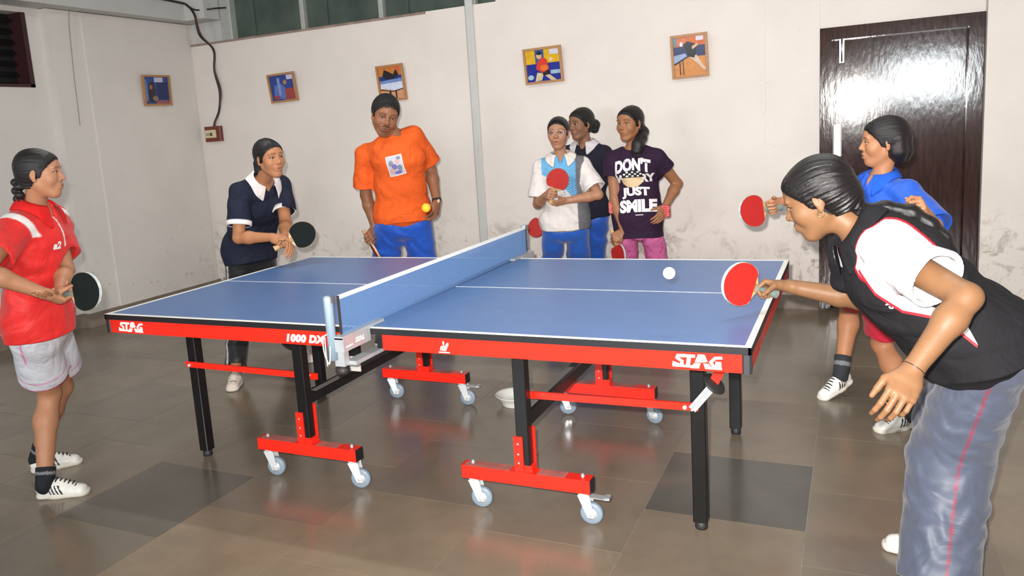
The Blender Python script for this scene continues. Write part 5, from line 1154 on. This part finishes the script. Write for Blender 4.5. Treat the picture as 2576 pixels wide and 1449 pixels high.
# ---------------------------------------------------------------- paddles
MAT['blade'] = mat('plywood_blade', (204, 164, 112), .5, noise=.15, nscale=30); MAT['rubber_red'] = mat('red_rubber', (178, 34, 28), .55, noise=.06, nscale=40, bump=.08, bscale=400)
MAT['rubber_black'] = mat('black_rubber_sheet', (22, 28, 28), .8, bump=.08, bscale=400, spec=.12)
MAT['tapeedge'] = mat('pale_edge_tape', (214, 216, 200), .5, noise=.25, nscale=60, rgb2=(150, 170, 190))
MAT['grip'] = mat('grey_green_grip', (126, 140, 136), .45, noise=.2, nscale=40)
def paddle(key, label, front, back, edge='tapeedge', handle='grip'):
    p = PADDLE[key]; c, h, n = (np.asarray(p[k], float) for k in ('c', 'h', 'n')); h = nrm(h); n = nrm(n-h*(n@h)); wv = np.cross(h, n)
    r = empty('table_tennis_paddle', tuple(c)); tag(r, label, 'paddle', 'table tennis paddles')
    r.matrix_world = frame_matrix(c, wv, h, n)          # local x across, y towards the tip, z out of the front rubber
    ol = [(.0755*math.sin(t)*(1-.04*math.cos(t)), .079*math.cos(t)) for t in [2*math.pi*k/44 for k in range(44)]]
    ol = [(x if y > -.055 else x*(.60+.40*(1-min(1, (-.055-y)/.024))), y) for x, y in ol]
    bl = MB().prism(ol[::-1], -.003, .003).build('blade', MAT['blade'], r)
    MB().prism([(-.0125, -.086), (.0125, -.086), (.0165, -.060), (-.0165, -.060)], -.0030, .0030).build('neck', MAT['blade'], bl)
    ro = [(x*.985, y*.985) for x, y in ol if y*.985 > -.060]
    i = max(range(len(ro)), key=lambda k: (ro[(k+1) % len(ro)][0]-ro[k][0])**2+(ro[(k+1) % len(ro)][1]-ro[k][1])**2); ro = ro[i+1:]+ro[:i+1]
    MB().prism(ro[::-1], .003, .0072).build('front_rubber', MAT[front], r)
    MB().prism(ro[::-1], -.0072, -.003).build('back_rubber', MAT[back], r)
    et = MB(); m = len(ro)
    for k in range(m-1):
        (x0, y0), (x1, y1) = ro[k], ro[k+1]; f = 1.026
        et.add([(x0*f, y0*f, -.0066), (x1*f, y1*f, -.0066), (x1*f, y1*f, .0066), (x0*f, y0*f, .0066)], [(0, 1, 2, 3), (3, 2, 1, 0)][:1])
    et.build('edge_tape', MAT[edge], r)
    hd = MB(); rings = [(-.072, .0130, .010), (-.10, .0120, .0108), (-.13, .0125, .0112), (-.16, .0150, .0118), (-.176, .0168, .012)]
    vs = []; n_ = 12
    for y, a, b_ in rings:
        for k in range(n_): t = 2*math.pi*k/n_; vs.append((a*math.cos(t), y, b_*math.sin(t)))
    fs = [(i*n_+k, i*n_+(k+1) % n_, (i+1)*n_+(k+1) % n_, (i+1)*n_+k) for i in range(len(rings)-1) for k in range(n_)]
    hd.add(vs, fs, 0, True); hd.add(vs[:n_], [tuple(range(n_))]); hd.add(vs[-n_:], [tuple(range(n_-1, -1, -1))])
    hd.build('handle', MAT[handle], r)
    return r
paddle('red', 'black-faced paddle held by the girl in the red shirt', 'rubber_black', 'rubber_red', 'tapeedge')
paddle('navy', 'black-faced paddle held by the girl in the navy polo shirt', 'rubber_black', 'rubber_red', 'blade', 'blade')
paddle('man', 'paddle seen edge-on in the hand of the man in orange', 'rubber_red', 'rubber_black', 'blade', 'blade')
paddle('specs', 'bright red paddle held up before the chest of the girl with spectacles', 'rubber_red', 'rubber_black', 'rubber_red', 'blade')
paddle('behind', 'dark red paddle hanging down beside the net post, held by the girl behind', 'rubber_red', 'rubber_black', 'rubber_red', 'blade')
paddle('purple', 'red paddle pointing down beside the pink trousers', 'rubber_red', 'rubber_black', 'tapeedge', 'blade')
paddle('blue', 'red paddle with white edge held by the girl in the blue shirt', 'rubber_red', 'rubber_black', 'tapeedge')
paddle('front', 'red paddle with patterned edge tape held by the girl in the foreground', 'rubber_red', 'rubber_black', 'tapeedge')

# ---------------------------------------------------------------- the eight people
def flatcol(rgb):
    c = np.array(lin(rgb))
    return lambda P, T, l: np.tile(c, (len(P), 1))
def paint(n, base): return np.tile(np.array(lin(base)), (n, 1))
def dressed(key, label, skin, **kw):
    sp = dict(POSE[key])
    for q, n in (('R', 'right'), ('L', 'left')): sp['wr'+q] = sp.pop(n+'_wrist'); sp['hand'+q] = sp.pop(n+'_hand')
    sp.update(label=label, skin=skin, **kw); person(sp); return sp
def chain(F, pts, k=.01):
    """pts: (point, radius) strung together: plaits, tails, locks"""
    for (a, ra), (b, rb) in zip(pts[:-1], pts[1:]): F.cap(a, b, ra, rb, k)

# ---- girl in the red shirt -----------------------------------------------------
sp = dressed('red', 'girl in red sports shirt and pale grey shorts holding a black paddle', (172, 122, 92), hres=.0028, face=dict(gaze=(0, -.05)), res=.006)
H = sp['_H']; off = sp['_off']
def tail(F):
    pts = [H(0, -.085, .0), H(.0, -.105, -.04), H(-.0, -.108, -.08), H(-.005, -.108, -.12), H(-.008, -.104, -.16), H(-.01, -.10, -.195)]
    for i, p in enumerate(pts[:-1]):
        for k in range(2):
            q = p+(pts[i+1]-p)*k/2; sgn = 1 if (i*2+k) % 2 else -1
            F.ell(q+H.X*sgn*.011+H.Y*sgn*.009, np.array((.027-.0022*i, .027-.0022*i, .021))*H.s, H.A, .006)
hair_ = make_hair(H, sp['_root'], off, tail)
loose_hair(sp, hair_, seed=1)
def red_shirt(P, T, l):
    c = paint(len(P), (214, 40, 38)); w = np.array(lin((226, 222, 220)))
    for q, tg in ((1, 'R'), (-1, 'L')):
        sh = np.asarray(sp['sh'+tg]); el = np.asarray(sp['el'+tg]); a = ((P-sh) @ nrm(el-sh))
        c[(np.abs(a+.005) < .016) & (l[:, 0]*q > .10) & (l[:, 2] > -.10)] = w
    c[(np.abs(l[:, 0]) < .0045) & (l[:, 1] > .03) & (l[:, 2] > -.16)] = w
    return c
up = (0, 0, 1)
shirt(sp, red_shirt, hem=.075, sleeve=.66, ease=1.05, h=.004, folds=[((.3, .2, 1), .16), ((-.5, .3, .8), .11)], famp=.012, slr=(.068, .078), vneck=.05, hemtilt=(0, 0, -1), mat_=MAT['sport'])
polo_collar(sp, (206, 34, 34), size=1.04)
vs, fs = text_polys('a2', .040, .3, .002)
flat_print('chest_logo', [(vs, fs, 0)], np.asarray(sp['_che'])+sp['_fw']*.1-sp['_rt']*-.055, -sp['_rt'], sp['_up'], sp['_fw'], sp['_shirt'], sp['_root'], off, [MAT['whitecloth']])
def grey_shorts(P, T, s_):
    c = paint(len(P), (196, 198, 206)); pk = np.array(lin((214, 120, 160)))
    for q, tg in (('R', 2), ('L', 3)):
        hi, kn = np.asarray(sp['hip'+q]), np.asarray(sp['kn'+q]); n = nrm(kn-hi); a = (P-hi) @ n; e = np.linalg.norm(kn-hi)*.67
        m = T == tg
        c[m & (a > e-.008)] = pk; c[m & (np.abs(a-(e-.045)) < .0025)] = pk
        out = nrm(np.asarray(sp['hipR'])-np.asarray(sp['hipL']))*(1 if q == 'R' else -1); f_ = np.cross(n, out)
        c[m & (((P-hi) @ out) > .02) & (np.abs((P-hi) @ f_) < .004)] = pk
    return c
trousers(sp, grey_shorts, leg=.335, h=.0045, folds=[((.9, .3, .2), .16)], famp=.005, name='shorts', flare=(.088, .112, .09))
for q in 'RL': sock(sp, q, (34, 36, 40), top=.055, r=.043)
two_shoes(sp)

# ---- girl in the navy polo shirt ------------------------------------------------
sp = dressed('navy', 'girl in navy polo shirt with white collar leaning forward behind the table end', (172, 118, 84), hres=.0028, face=dict(gaze=(.15, -.05)))
H = sp['_H']; off = sp['_off']
hair_ = make_hair(H, sp['_root'], off, lambda F: (chain(F, [(H(.0, -.095, -.01), .022), (H(-.0, -.125, -.035), .030), (H(0, -.128, -.075), .028), (H(0, -.115, -.10), .018)], .015)), seed=5)
loose_hair(sp, hair_, seed=2)
navy_shirt = flatcol((30, 34, 50))
shirt(sp, navy_shirt, hem=.10, sleeve=.72, ease=1.06, folds=[((.4, .2, .9), .17), ((.9, -.2, .4), .12)], famp=.010, slr=(.068, .074), vneck=.075, hemtilt=(.12, -.05, -1))
cuffs(sp, .72, .074*sp['s'], (222, 214, 212)); cuffs(sp, .645, .0735*sp['s'], (150, 150, 166), .006)
polo_collar(sp, (222, 212, 210), size=1.08, open_=.05)
def track(base, line, off_=0., wd=.0055, both=False):
    def f(P, T, s_):
        c = paint(len(P), base); w = np.array(lin(line))
        for q, tg in (('R', 2), ('L', 3)):
            hi, kn, an = (np.asarray(s_[k+q]) for k in ('hip', 'kn', 'an')); out = nrm(np.asarray(s_['hipR'])-np.asarray(s_['hipL']))*(1 if q == 'R' else -1)
            n = nrm(an-hi); o2 = nrm(out-n*(out@n)); f_ = np.cross(n, o2)
            # distance to the leg axis, measured front to back
            t = np.clip(((P-kn) @ nrm(an-kn)), 0, None)[:, None]*nrm(an-kn)+np.clip(((P-kn) @ nrm(kn-hi)), None, 0)[:, None]*nrm(kn-hi)
            d = P-kn-t
            c[(T == tg) & ((d @ o2) > .01) & (np.abs((d @ f_)-off_) < wd)] = w
            if both: c[(T == 1) & (((P-np.asarray(s_['pel'])) @ out) > .08) & (np.abs((P-hi) @ f_-off_) < wd)] = w
        return c
    return f
trousers(sp, track((20, 20, 24), (214, 206, 204), .0), leg=.98, folds=[((.1, .2, 1), .12)], famp=.012, mat_=MAT['satin'])
two_shoes(sp, stripe=False, base=(214, 196, 186))

# ---- man in the orange t-shirt ---------------------------------------------------
sp = dressed('man', 'man with moustache in orange t-shirt and blue track pants behind the table', (142, 94, 68), hres=.0028, face=dict(beard=1, recede=.007, eye=-.001, jaw=1.08, lip=(96, 60, 58), gaze=(.1, -.1)), seed=41)
H = sp['_H']; off = sp['_off']
hair_ = make_hair(H, sp['_root'], off, None, nape=-.045, seed=9, vol=.006, knot=(0, -.03, .06), material='short_hair')
loose_hair(sp, hair_, seed=3, ahead=9, back=16, n=300)
shirt(sp, flatcol((222, 92, 36)), hem=.05, sleeve=.80, ease=1.02, folds=[((.7, .2, .7), .15), ((-.6, .2, .8), .11)], famp=.009, slr=(.066, .086), vneck=0, necksub=.062, hemtilt=(.02, 0, -1))
pr = [(rect(-.055, -.068, .055, .068), [(0, 1, 2, 3)], 0), (rect(-.049, -.062, .049, .062), [(0, 1, 2, 3)], 1)]
for a, b_, r1, r2, m_ in ((-.024, .022, .016, .020, 2), (.018, .026, .018, .014, 3), (-.006, -.004, .018, .02, 4), (.026, -.016, .016, .02, 2), (-.026, -.03, .018, .02, 3), (.01, -.045, .026, .012, 4), (.03, .048, .014, .01, 2)):
    pr.append((oval(a, b_, r1, r2), [tuple(range(12))], m_))
rt_, up_ = sp['_rt'], sp['_up']; tl = nrm(up_*.97+rt_*.20)
flat_print('chest_print', pr, np.asarray(sp['_che'])+sp['_fw']*.1-up_*.018-rt_*.012, nrm(np.cross(tl, -sp['_fw']))*-1, tl, sp['_fw'], sp['_shirt'], sp['_root'], off,
           [mat('print_white', (222, 212, 214), .7), mat('print_grey', (186, 184, 196), .7), mat('print_slate', (120, 128, 146), .7), mat('print_pink', (196, 160, 158), .7), mat('print_violet', (112, 102, 166), .7)], maxe=.015)
trousers(sp, flatcol((30, 84, 190)), leg=.97, folds=[((.5, .1, .8), .10), ((-.4, .3, .8), .15)], famp=.012, mat_=MAT['satin'], flare=(.100, .086, .078))
W = np.asarray(sp['wrL']); dd = nrm(np.asarray(sp['wrL'])-np.asarray(sp['elL'])); Wc = W-dd*.012
X_, Y_, Z_ = rot_axes(dd, sp['_fw'])
wt = MB().lathe([(.030, -.008), (.033, -.008), (.033, .008), (.030, .008)], 20, frame_matrix(Wc-off, X_, Z_, Y_)).build('watch_strap', MAT['blackcloth'], sp['_root'])
MB().lathe([(0, .0), (.015, 0), (.017, .002), (.017, .008), (0, .0085)], 18, frame_matrix(Wc-off+nrm(sp['_fw']-.5*rt_)*.029, X_, Y_, nrm(sp['_fw']-.5*rt_))).build('watch_case', mat('watch_gold', (214, 196, 160), .3, metal=.6), wt)
two_shoes(sp, stripe=False, base=(60, 58, 60))

# ---- girl with spectacles ---------------------------------------------------------
sp = dressed('specs', 'girl with spectacles in white and light blue shirt holding a red paddle upright', (168, 120, 94), hres=.0028, face=dict(open=.004, gaze=(-.1, 0)))
H = sp['_H']; off = sp['_off']
hair_ = make_hair(H, sp['_root'], off, lambda F: chain(F, [(H(0, -.10, .01), .025), (H(0, -.12, -.03), .022)], .01), seed=12)
loose_hair(sp, hair_, seed=4)
def specs_shirt(P, T, l):
    c = paint(len(P), (214, 206, 204)); bl = np.array(lin((104, 164, 206))); gy = np.array(lin((104, 104, 108))); nv = np.array(lin((40, 60, 90)))
    x, f, z = l[:, 0], l[:, 1], l[:, 2]
    tr = T == 1
    # light blue yoke over the chest, running out to a point low on her left side
    edge = -.20-.9*(-x)
    lower = np.where(x > -.0, -.20+.55*x, -.20+1.35*x)
    c[tr & (f > -.03) & (z > np.maximum(lower, -.36)) & (np.abs(x) < .145)] = bl
    c[tr & (x < -.108) & (f > -.06)] = gy
    g = (np.floor(x*85)+np.floor(z*70)*7) % 5; dots = (np.sin(x*260)*np.sin(z*330+np.floor(x*40)) > .45)
    c[tr & (f > 0) & dots & (z < -.14+.2*x) & (z > -.34) & (x < .09) & (x > -.108)] = nv
    c[(T == 2) | (T == 3)] = np.array(lin((222, 212, 210)))
    return c
shirt(sp, specs_shirt, hem=.075, sleeve=.80, ease=1.05, folds=[((.4, .2, .9), .15)], famp=.0085, slr=(.068, .082), vneck=.05, hemtilt=(0, 0, -1))
polo_collar(sp, (222, 212, 206), size=1.08, open_=.04)
trousers(sp, track((34, 92, 186), (140, 40, 90), .02, .007, True), leg=.97, folds=[((.2, .2, 1), .13)], famp=.010, mat_=MAT['satin'])
mb = MB()
for q in (-1, 1):
    mb.tube([V(H(q*.032+.0225*math.cos(t), .0965-.003*abs(math.cos(t)), .006+.0165*math.sin(t))-off) for t in [2*math.pi*k/20 for k in range(21)]], .0011, 6)
    mb.tube([V(H(q*.0545, .093, .010)-off), V(H(q*.074, .04, .010)-off), V(H(q*.080, -.012, .004)-off)], .0013, 6)
mb.tube([V(H(-.0095, .098, .010)-off), V(H(0, .1005, .012)-off), V(H(.0095, .098, .010)-off)], .0013, 6)
gl = mb.build('spectacles', MAT['steel'] if 'steel' in MAT else mat('spectacle_wire', (150, 146, 150), .3, metal=.8), sp['_root'])
gm, nt_, b_ = new_mat('lens_glass'); b_.inputs['Transmission Weight'].default_value = 1.; b_.inputs['Roughness'].default_value = .02; b_.inputs['IOR'].default_value = 1.15; b_.inputs['Base Color'].default_value = (.95, .95, .97, 1)
for q in (-1, 1):
    MB().add([tuple(V(H(q*.032+.0222*math.cos(t), .0958-.003*abs(math.cos(t)), .006+.0162*math.sin(t))-off)) for t in [2*math.pi*k/20 for k in range(20)]], [tuple(range(20))]).build('lens', gm, gl)
two_shoes(sp, stripe=False)

# ---- girl half hidden behind her ----------------------------------------------------
sp = dressed('behind', 'girl in dark polo shirt half hidden behind the girl with spectacles', (138, 98, 76), hres=.003, face=dict(gaze=(-.1, -.05)))
H = sp['_H']; off = sp['_off']
hair_ = make_hair(H, sp['_root'], off, lambda F: chain(F, [(H(-.01, -.095, .0), .032), (H(-.02, -.125, -.02), .036), (H(-.02, -.12, -.055), .03)], .015), seed=15, vol=.003)
loose_hair(sp, hair_, seed=5)
dark_polo = flatcol((34, 34, 48))
shirt(sp, dark_polo, hem=.05, sleeve=.80, ease=1.0, folds=[((.4, .2, .9), .15)], famp=.0085, vneck=.05, hemtilt=(0, 0, -1))
cuffs(sp, .80, .0725*sp['s'], (206, 200, 204), .014)
polo_collar(sp, (206, 198, 204), size=1.08)
trousers(sp, track((34, 88, 184), (210, 206, 216), .0, .006, True), leg=.97, folds=[((.2, .2, 1), .13)], famp=.010, mat_=MAT['satin'])
two_shoes(sp, stripe=False)

# ---- girl in the purple shirt --------------------------------------------------------
sp = dressed('purple', 'girl in dark purple shirt with white lettering and pink trousers', (152, 104, 74), hres=.0028, face=dict(gaze=(-.35, -.02)))
H = sp['_H']; off = sp['_off']
def side_tail(F):
    shL = np.asarray(sp['shL']); n_ = np.asarray(sp['neck'])
    chain(F, [(H(-.02, -.09, -.02), .026), (H(-.055, -.075, -.065), .034), (H(-.075, -.02, -.105), .036), (H(-.085, .035, -.145), .040), (H(-.085, .055, -.185), .032), (H(-.075, .06, -.215), .014)], .02)
hair_ = make_hair(H, sp['_root'], off, side_tail, seed=18)
loose_hair(sp, hair_, seed=6)
shirt(sp, flatcol((46, 28, 50)), hem=.15, sleeve=.42, ease=.99, folds=[((.5, .2, .8), .17)], famp=.0085, slr=(.066, .070), vneck=0, necksub=.072, hemtilt=(0, 0, -1))
ch = np.asarray(sp['_che']); rt_, up_, fw_ = sp['_rt'], sp['_up'], sp['_fw']
wm = mat('print_white_letters', (226, 220, 222), .7)
items = []
def word(txt, w_, h_, cx, cy, arc=0.):
    vs, fs = text_polys(txt, .09, 0, .0052)
    xs = [v[0] for v in vs]; ys = [v[1] for v in vs]; ax, bx, ay, by = min(xs), max(xs), min(ys), max(ys)
    items.append(([(cx+((x-ax)/(bx-ax)-.5)*w_, cy+((y-ay)/(by-ay)-.5)*h_-arc*(((x-ax)/(bx-ax)-.5)*2)**2) for x, y in vs], fs, 0))
word("DON'T", .235, .090, .0, .032, .02); word('WORRY', .262, .058, .01, -.062, .0)
items.append((oval(-.005, -.072, .070, .050), [tuple(range(12))], 1)); items.append(([(-.075, -.055), (.070, -.055), (.058, -.022), (.025, -.006), (-.025, -.006), (-.06, -.024)], [(0, 1, 2, 3, 4, 5)], 2))
for i in range(7):
    for j in range(3):
        if (i+j) % 2: items.append((rect(-.062+.018*i, -.050+.013*j, -.048+.018*i, -.040+.013*j), [(0, 1, 2, 3)], 0))
word('JUST', .185, .076, .012, -.155, .008); word('SMILE', .245, .086, .022, -.245, .008)
items.append((rect(.006, -.309, .056, -.304), [(0, 1, 2, 3)], 0))
flat_print('chest_lettering', items, ch+fw_*.1+up_*.0, -rt_, up_, fw_, sp['_shirt'], sp['_root'], off, [wm, mat('print_beige', (206, 178, 140), .7), mat('print_black', (20, 18, 20), .7)], lift=.0022, maxe=.012)['label'] = "white print DON'T WORRY JUST SMILE"
for q, xx, zz in (('R', .150, -.255), ('L', -.190, -.300)):
    F = Sdf(); c_ = ch+rt_*xx+up_*zz+fw_*(.055 if q == 'R' else .04)
    F.box(c_, (.034, .030, .042), np.array([rt_, fw_, up_]), .012); P, Q, T = F.mesh(.004)
    c = paint(len(P), (190, 44, 50)); l = (P-c_) @ np.array([rt_, fw_, up_]).T
    c[(np.sin(l[:, 0]*520)*np.sin(l[:, 2]*520) > .45)] = np.array(lin((236, 200, 200)))
    surf('pocket', P, Q, c, MAT['cloth'], sp['_root'], off)['label'] = 'red pocket with white dots'
def pink(P, T, s_):
    c = paint(len(P), (214, 112, 168)); k = np.array(lin((186, 66, 130)))
    f1 = np.abs(np.sin(P[:, 0]*42+3*np.sin(P[:, 2]*31)))+np.abs(np.sin(P[:, 2]*36+2.5*np.sin(P[:, 0]*37)))
    c[f1 < .42] = k
    return c
trousers(sp, pink, leg=.97, h=.0055, ease=.95, folds=[((.3, .2, 1), .14)], famp=.010, flare=(.084, .080, .08))
two_shoes(sp, stripe=False)

# ---- girl in the blue shirt -------------------------------------------------------------
sp = dressed('blue', 'girl in bright blue shirt and red shorts reaching out a red paddle by the door', (178, 124, 90), hres=.0028, face=dict(open=.003, gaze=(0, -.05)), res=.006)
H = sp['_H']; off = sp['_off']
def bob(F):
    chain(F, [(H(.045, -.05, .01), .040), (H(.050, -.055, -.05), .036), (H(.045, -.06, -.085), .024)], .02)
    chain(F, [(H(-.045, -.05, .01), .040), (H(-.050, -.055, -.05), .036), (H(-.045, -.06, -.085), .024)], .02)
    chain(F, [(H(0, -.085, .0), .040), (H(0, -.088, -.06), .036), (H(0, -.085, -.092), .024)], .02)
hair_ = make_hair(H, sp['_root'], off, bob, seed=21, vol=.004)
loose_hair(sp, hair_, seed=7)
shirt(sp, flatcol((32, 84, 190)), hem=.10, sleeve=.92, ease=1.04, h=.005, folds=[((.4, .3, .9), .15), ((.8, -.3, .4), .11)], famp=.012, slr=(.072, .094), vneck=.055, hemtilt=(0, 0, -1), mat_=MAT['sport'])
polo_collar(sp, (34, 88, 196), size=1.04, open_=.045)
for k in range(3):
    b_ = np.asarray(sp['neck'])+sp['_fw']*.3-sp['_up']*(.075+.05*k)
    hit = BVHTree.FromPolygons([tuple(p) for p in sp['_shirt'][0]], [tuple(q) for q in sp['_shirt'][1]]).ray_cast(V(b_), V(-sp['_fw']))
    if hit[0]: MB().lathe([(0, .003), (.006, .0025), (.007, 0)], 12, frame_matrix(np.array(hit[0])-off, sp['_rt'], sp['_up'], sp['_fw'])).build('button', mat('red_button', (150, 60, 110), .4), sp['_root'])
trousers(sp, flatcol((196, 36, 62)), leg=.40, folds=[((.2, .3, 1), .14)], famp=.0085, name='shorts', flare=(.098, .094, .09), mat_=MAT['sport'])
for q in 'RL': sock(sp, q, (52, 54, 58), top=.09, r=.043)
two_shoes(sp)

# ---- girl in the foreground -----------------------------------------------------------
sp = dressed('front', 'girl in black and white shirt and grey track pants bending forward in the foreground', (126, 90, 62), hres=.0022, handres=.0028, res=.005, face=dict(gaze=(.1, -.15)))
H = sp['_H']; off = sp['_off']; A_ = lambda k: np.asarray(sp[k], float)
def long_tail(F):
    n_, p_, f_ = A_('neck'), A_('pel'), sp['_fw']; u_ = sp['_up']
    F.ell(H(0, -.082, -.020), np.array((.046, .040, .050))*H.s, H.A, .02, tag=1)
    chain(F, [(H(0, -.085, -.055), .026), (H(0, -.088, -.088), .021), (n_-f_*.094-u_*.010, .022), (n_-f_*.126-u_*.07, .027), (n_-f_*.134-u_*.13, .026), (n_-f_*.132-u_*.185, .022), (n_-f_*.124-u_*.225, .012)], .012)
hair_ = make_hair(H, sp['_root'], off, long_tail, h=.003, seed=24, vol=.003, material='sleek_hair')
loose_hair(sp, hair_, seed=8)
shL, elL, shR, elR = A_('shL'), A_('elL'), A_('shR'), A_('elR')
def bw_shirt(P, T, l):
    c = paint(len(P), (29, 28, 31)); w = np.array(lin((232, 230, 232))); r_ = np.array(lin((190, 30, 50)))
    x, f, z = l[:, 0], l[:, 1], l[:, 2]
    for tg, sh, el in ((3, shL, elL), (2, shR, elR)):
        L_ = np.linalg.norm(el-sh); n = nrm(el-sh); a = (P-sh) @ n; rad = np.linalg.norm(P-sh-np.clip(a, -.02, L_)[:, None]*n, axis=1)
        lim = .098
        m = (rad < lim) & (a > -.075) & ((x < -.06) if tg == 3 else (x > .10))
        c[m & ((rad > lim-.008) | (a < -.068)) & (a < .06)] = r_
        c[m & (rad <= lim-.008) & (a >= -.068)] = w
        if tg == 3: c[(T == 3)] = np.where((a[T == 3] > -.02)[:, None], w, c[T == 3])
        if tg == 2:
            f2 = nrm(np.cross(n, sp['_rt'])); s2 = (P-sh) @ f2
            c[(T == 2)] = np.array(lin((34, 34, 40))); c[(T == 2) & (s2 > .012)] = w; c[(T == 2) & (np.abs(s2-.008) < .006)] = r_
    return c
def hang(F):      # the loose front of the shirt hangs down from her chest and belly
    f_, u_, r_ = sp['_fw'], sp['_up'], sp['_rt']
    F.cap(sp['_che']+f_*.075-u_*.02, A_('pel')+f_*.095-u_*.03, .085, .085, .06, la=.125, lb=.135, right=r_, tag=1)
shirt(sp, bw_shirt, hem=.055, sleeve=.62, ease=1.06, h=.0034, folds=[((.8, .2, .6), .17), ((.5, .3, -.8), .12)], famp=.012, slr=(.074, .080), vneck=.03, hemtilt=(.32, 0, -.95), flare=1.2, sleeves={'R': .50}, extra=hang)
polo_collar(sp, (29, 28, 31), size=1.02)
UPE = [(1.6497, 1.0066), (1.6895, 0.9781), (1.7492, 0.9404), (1.8199, 0.9126), (1.9065, 0.8742), (1.9392, 0.8093)]      # upper and lower edge of the white flash on her left side (x, z)
LOE = [(1.6557, 1.0), (1.6968, 0.9414), (1.7644, 0.892), (1.8327, 0.8823), (1.8927, 0.8474), (1.9392, 0.8082)]
LO2 = [(1.6538, 0.9921), (1.6949, 0.9335), (1.7627, 0.8841), (1.831, 0.8745), (1.8911, 0.8397), (1.9376, 0.8005)]
def strip(a, b, mi): return (list(a)+list(b), [(k, k+1, len(a)+k+1, len(a)+k) for k in range(len(a)-1)], mi)
flat_print('side_flash', [strip(UPE, LOE, 0), strip(LOE, LO2, 1)], (0, -.9, 0), (1, 0, 0), (0, 0, 1), (0, -1, 0), sp['_shirt'], sp['_root'], off, [MAT['whitecloth'], MAT['redprint']], maxe=.012)['label'] = 'white flash with red piping on the black shirt'
tg_ = track((74, 80, 97), (132, 38, 58), .0, .0028, True)
trousers(sp, tg_, leg=1.03, h=.0045, ease=1.0, folds=[((.45, -.1, .85), .062), ((-.35, .2, .9), .09), ((.2, .5, .8), .2)], famp=.012, mat_=MAT['satin'], flare=(.098, .114, .108))
W = A_('wrL'); dd = nrm(A_('wrL')-A_('elL')); X_, Y_, Z_ = rot_axes(dd, (0, 0, 1))
MB().tube([V(W-dd*.01+(X_*math.cos(t)*1.0+Z_*math.sin(t))*.0285-off) for t in [2*math.pi*k/28 for k in range(29)]], .0011, 6).build('bracelet', mat('dark_silver', (90, 84, 82), .3, metal=.8), sp['_root'])
er = H(-.083, -.004, -.032)
MB().tube([V(er+H.Y*math.cos(t)*.009+H.Z*(math.sin(t)*.009-.008)-off) for t in [2*math.pi*k/18 for k in range(19)]], .0012, 6).build('earring', mat('earring_metal', (150, 130, 90), .3, metal=.8), sp['_root'])
vs, fs = text_polys('VS', .026, .2, .001)
flat_print('chest_logo', [(vs, fs, 0)], A_('neck')+sp['_fw']*.1-sp['_up']*.17-sp['_rt']*.085, nrm(-sp['_up']), nrm(np.cross(nrm(sp['_fw']*.5-sp['_rt']), -sp['_up'])), nrm(sp['_fw']*.5-sp['_rt']), sp['_shirt'], sp['_root'], off, [MAT['whitecloth']])
two_shoes(sp, stripe=False)
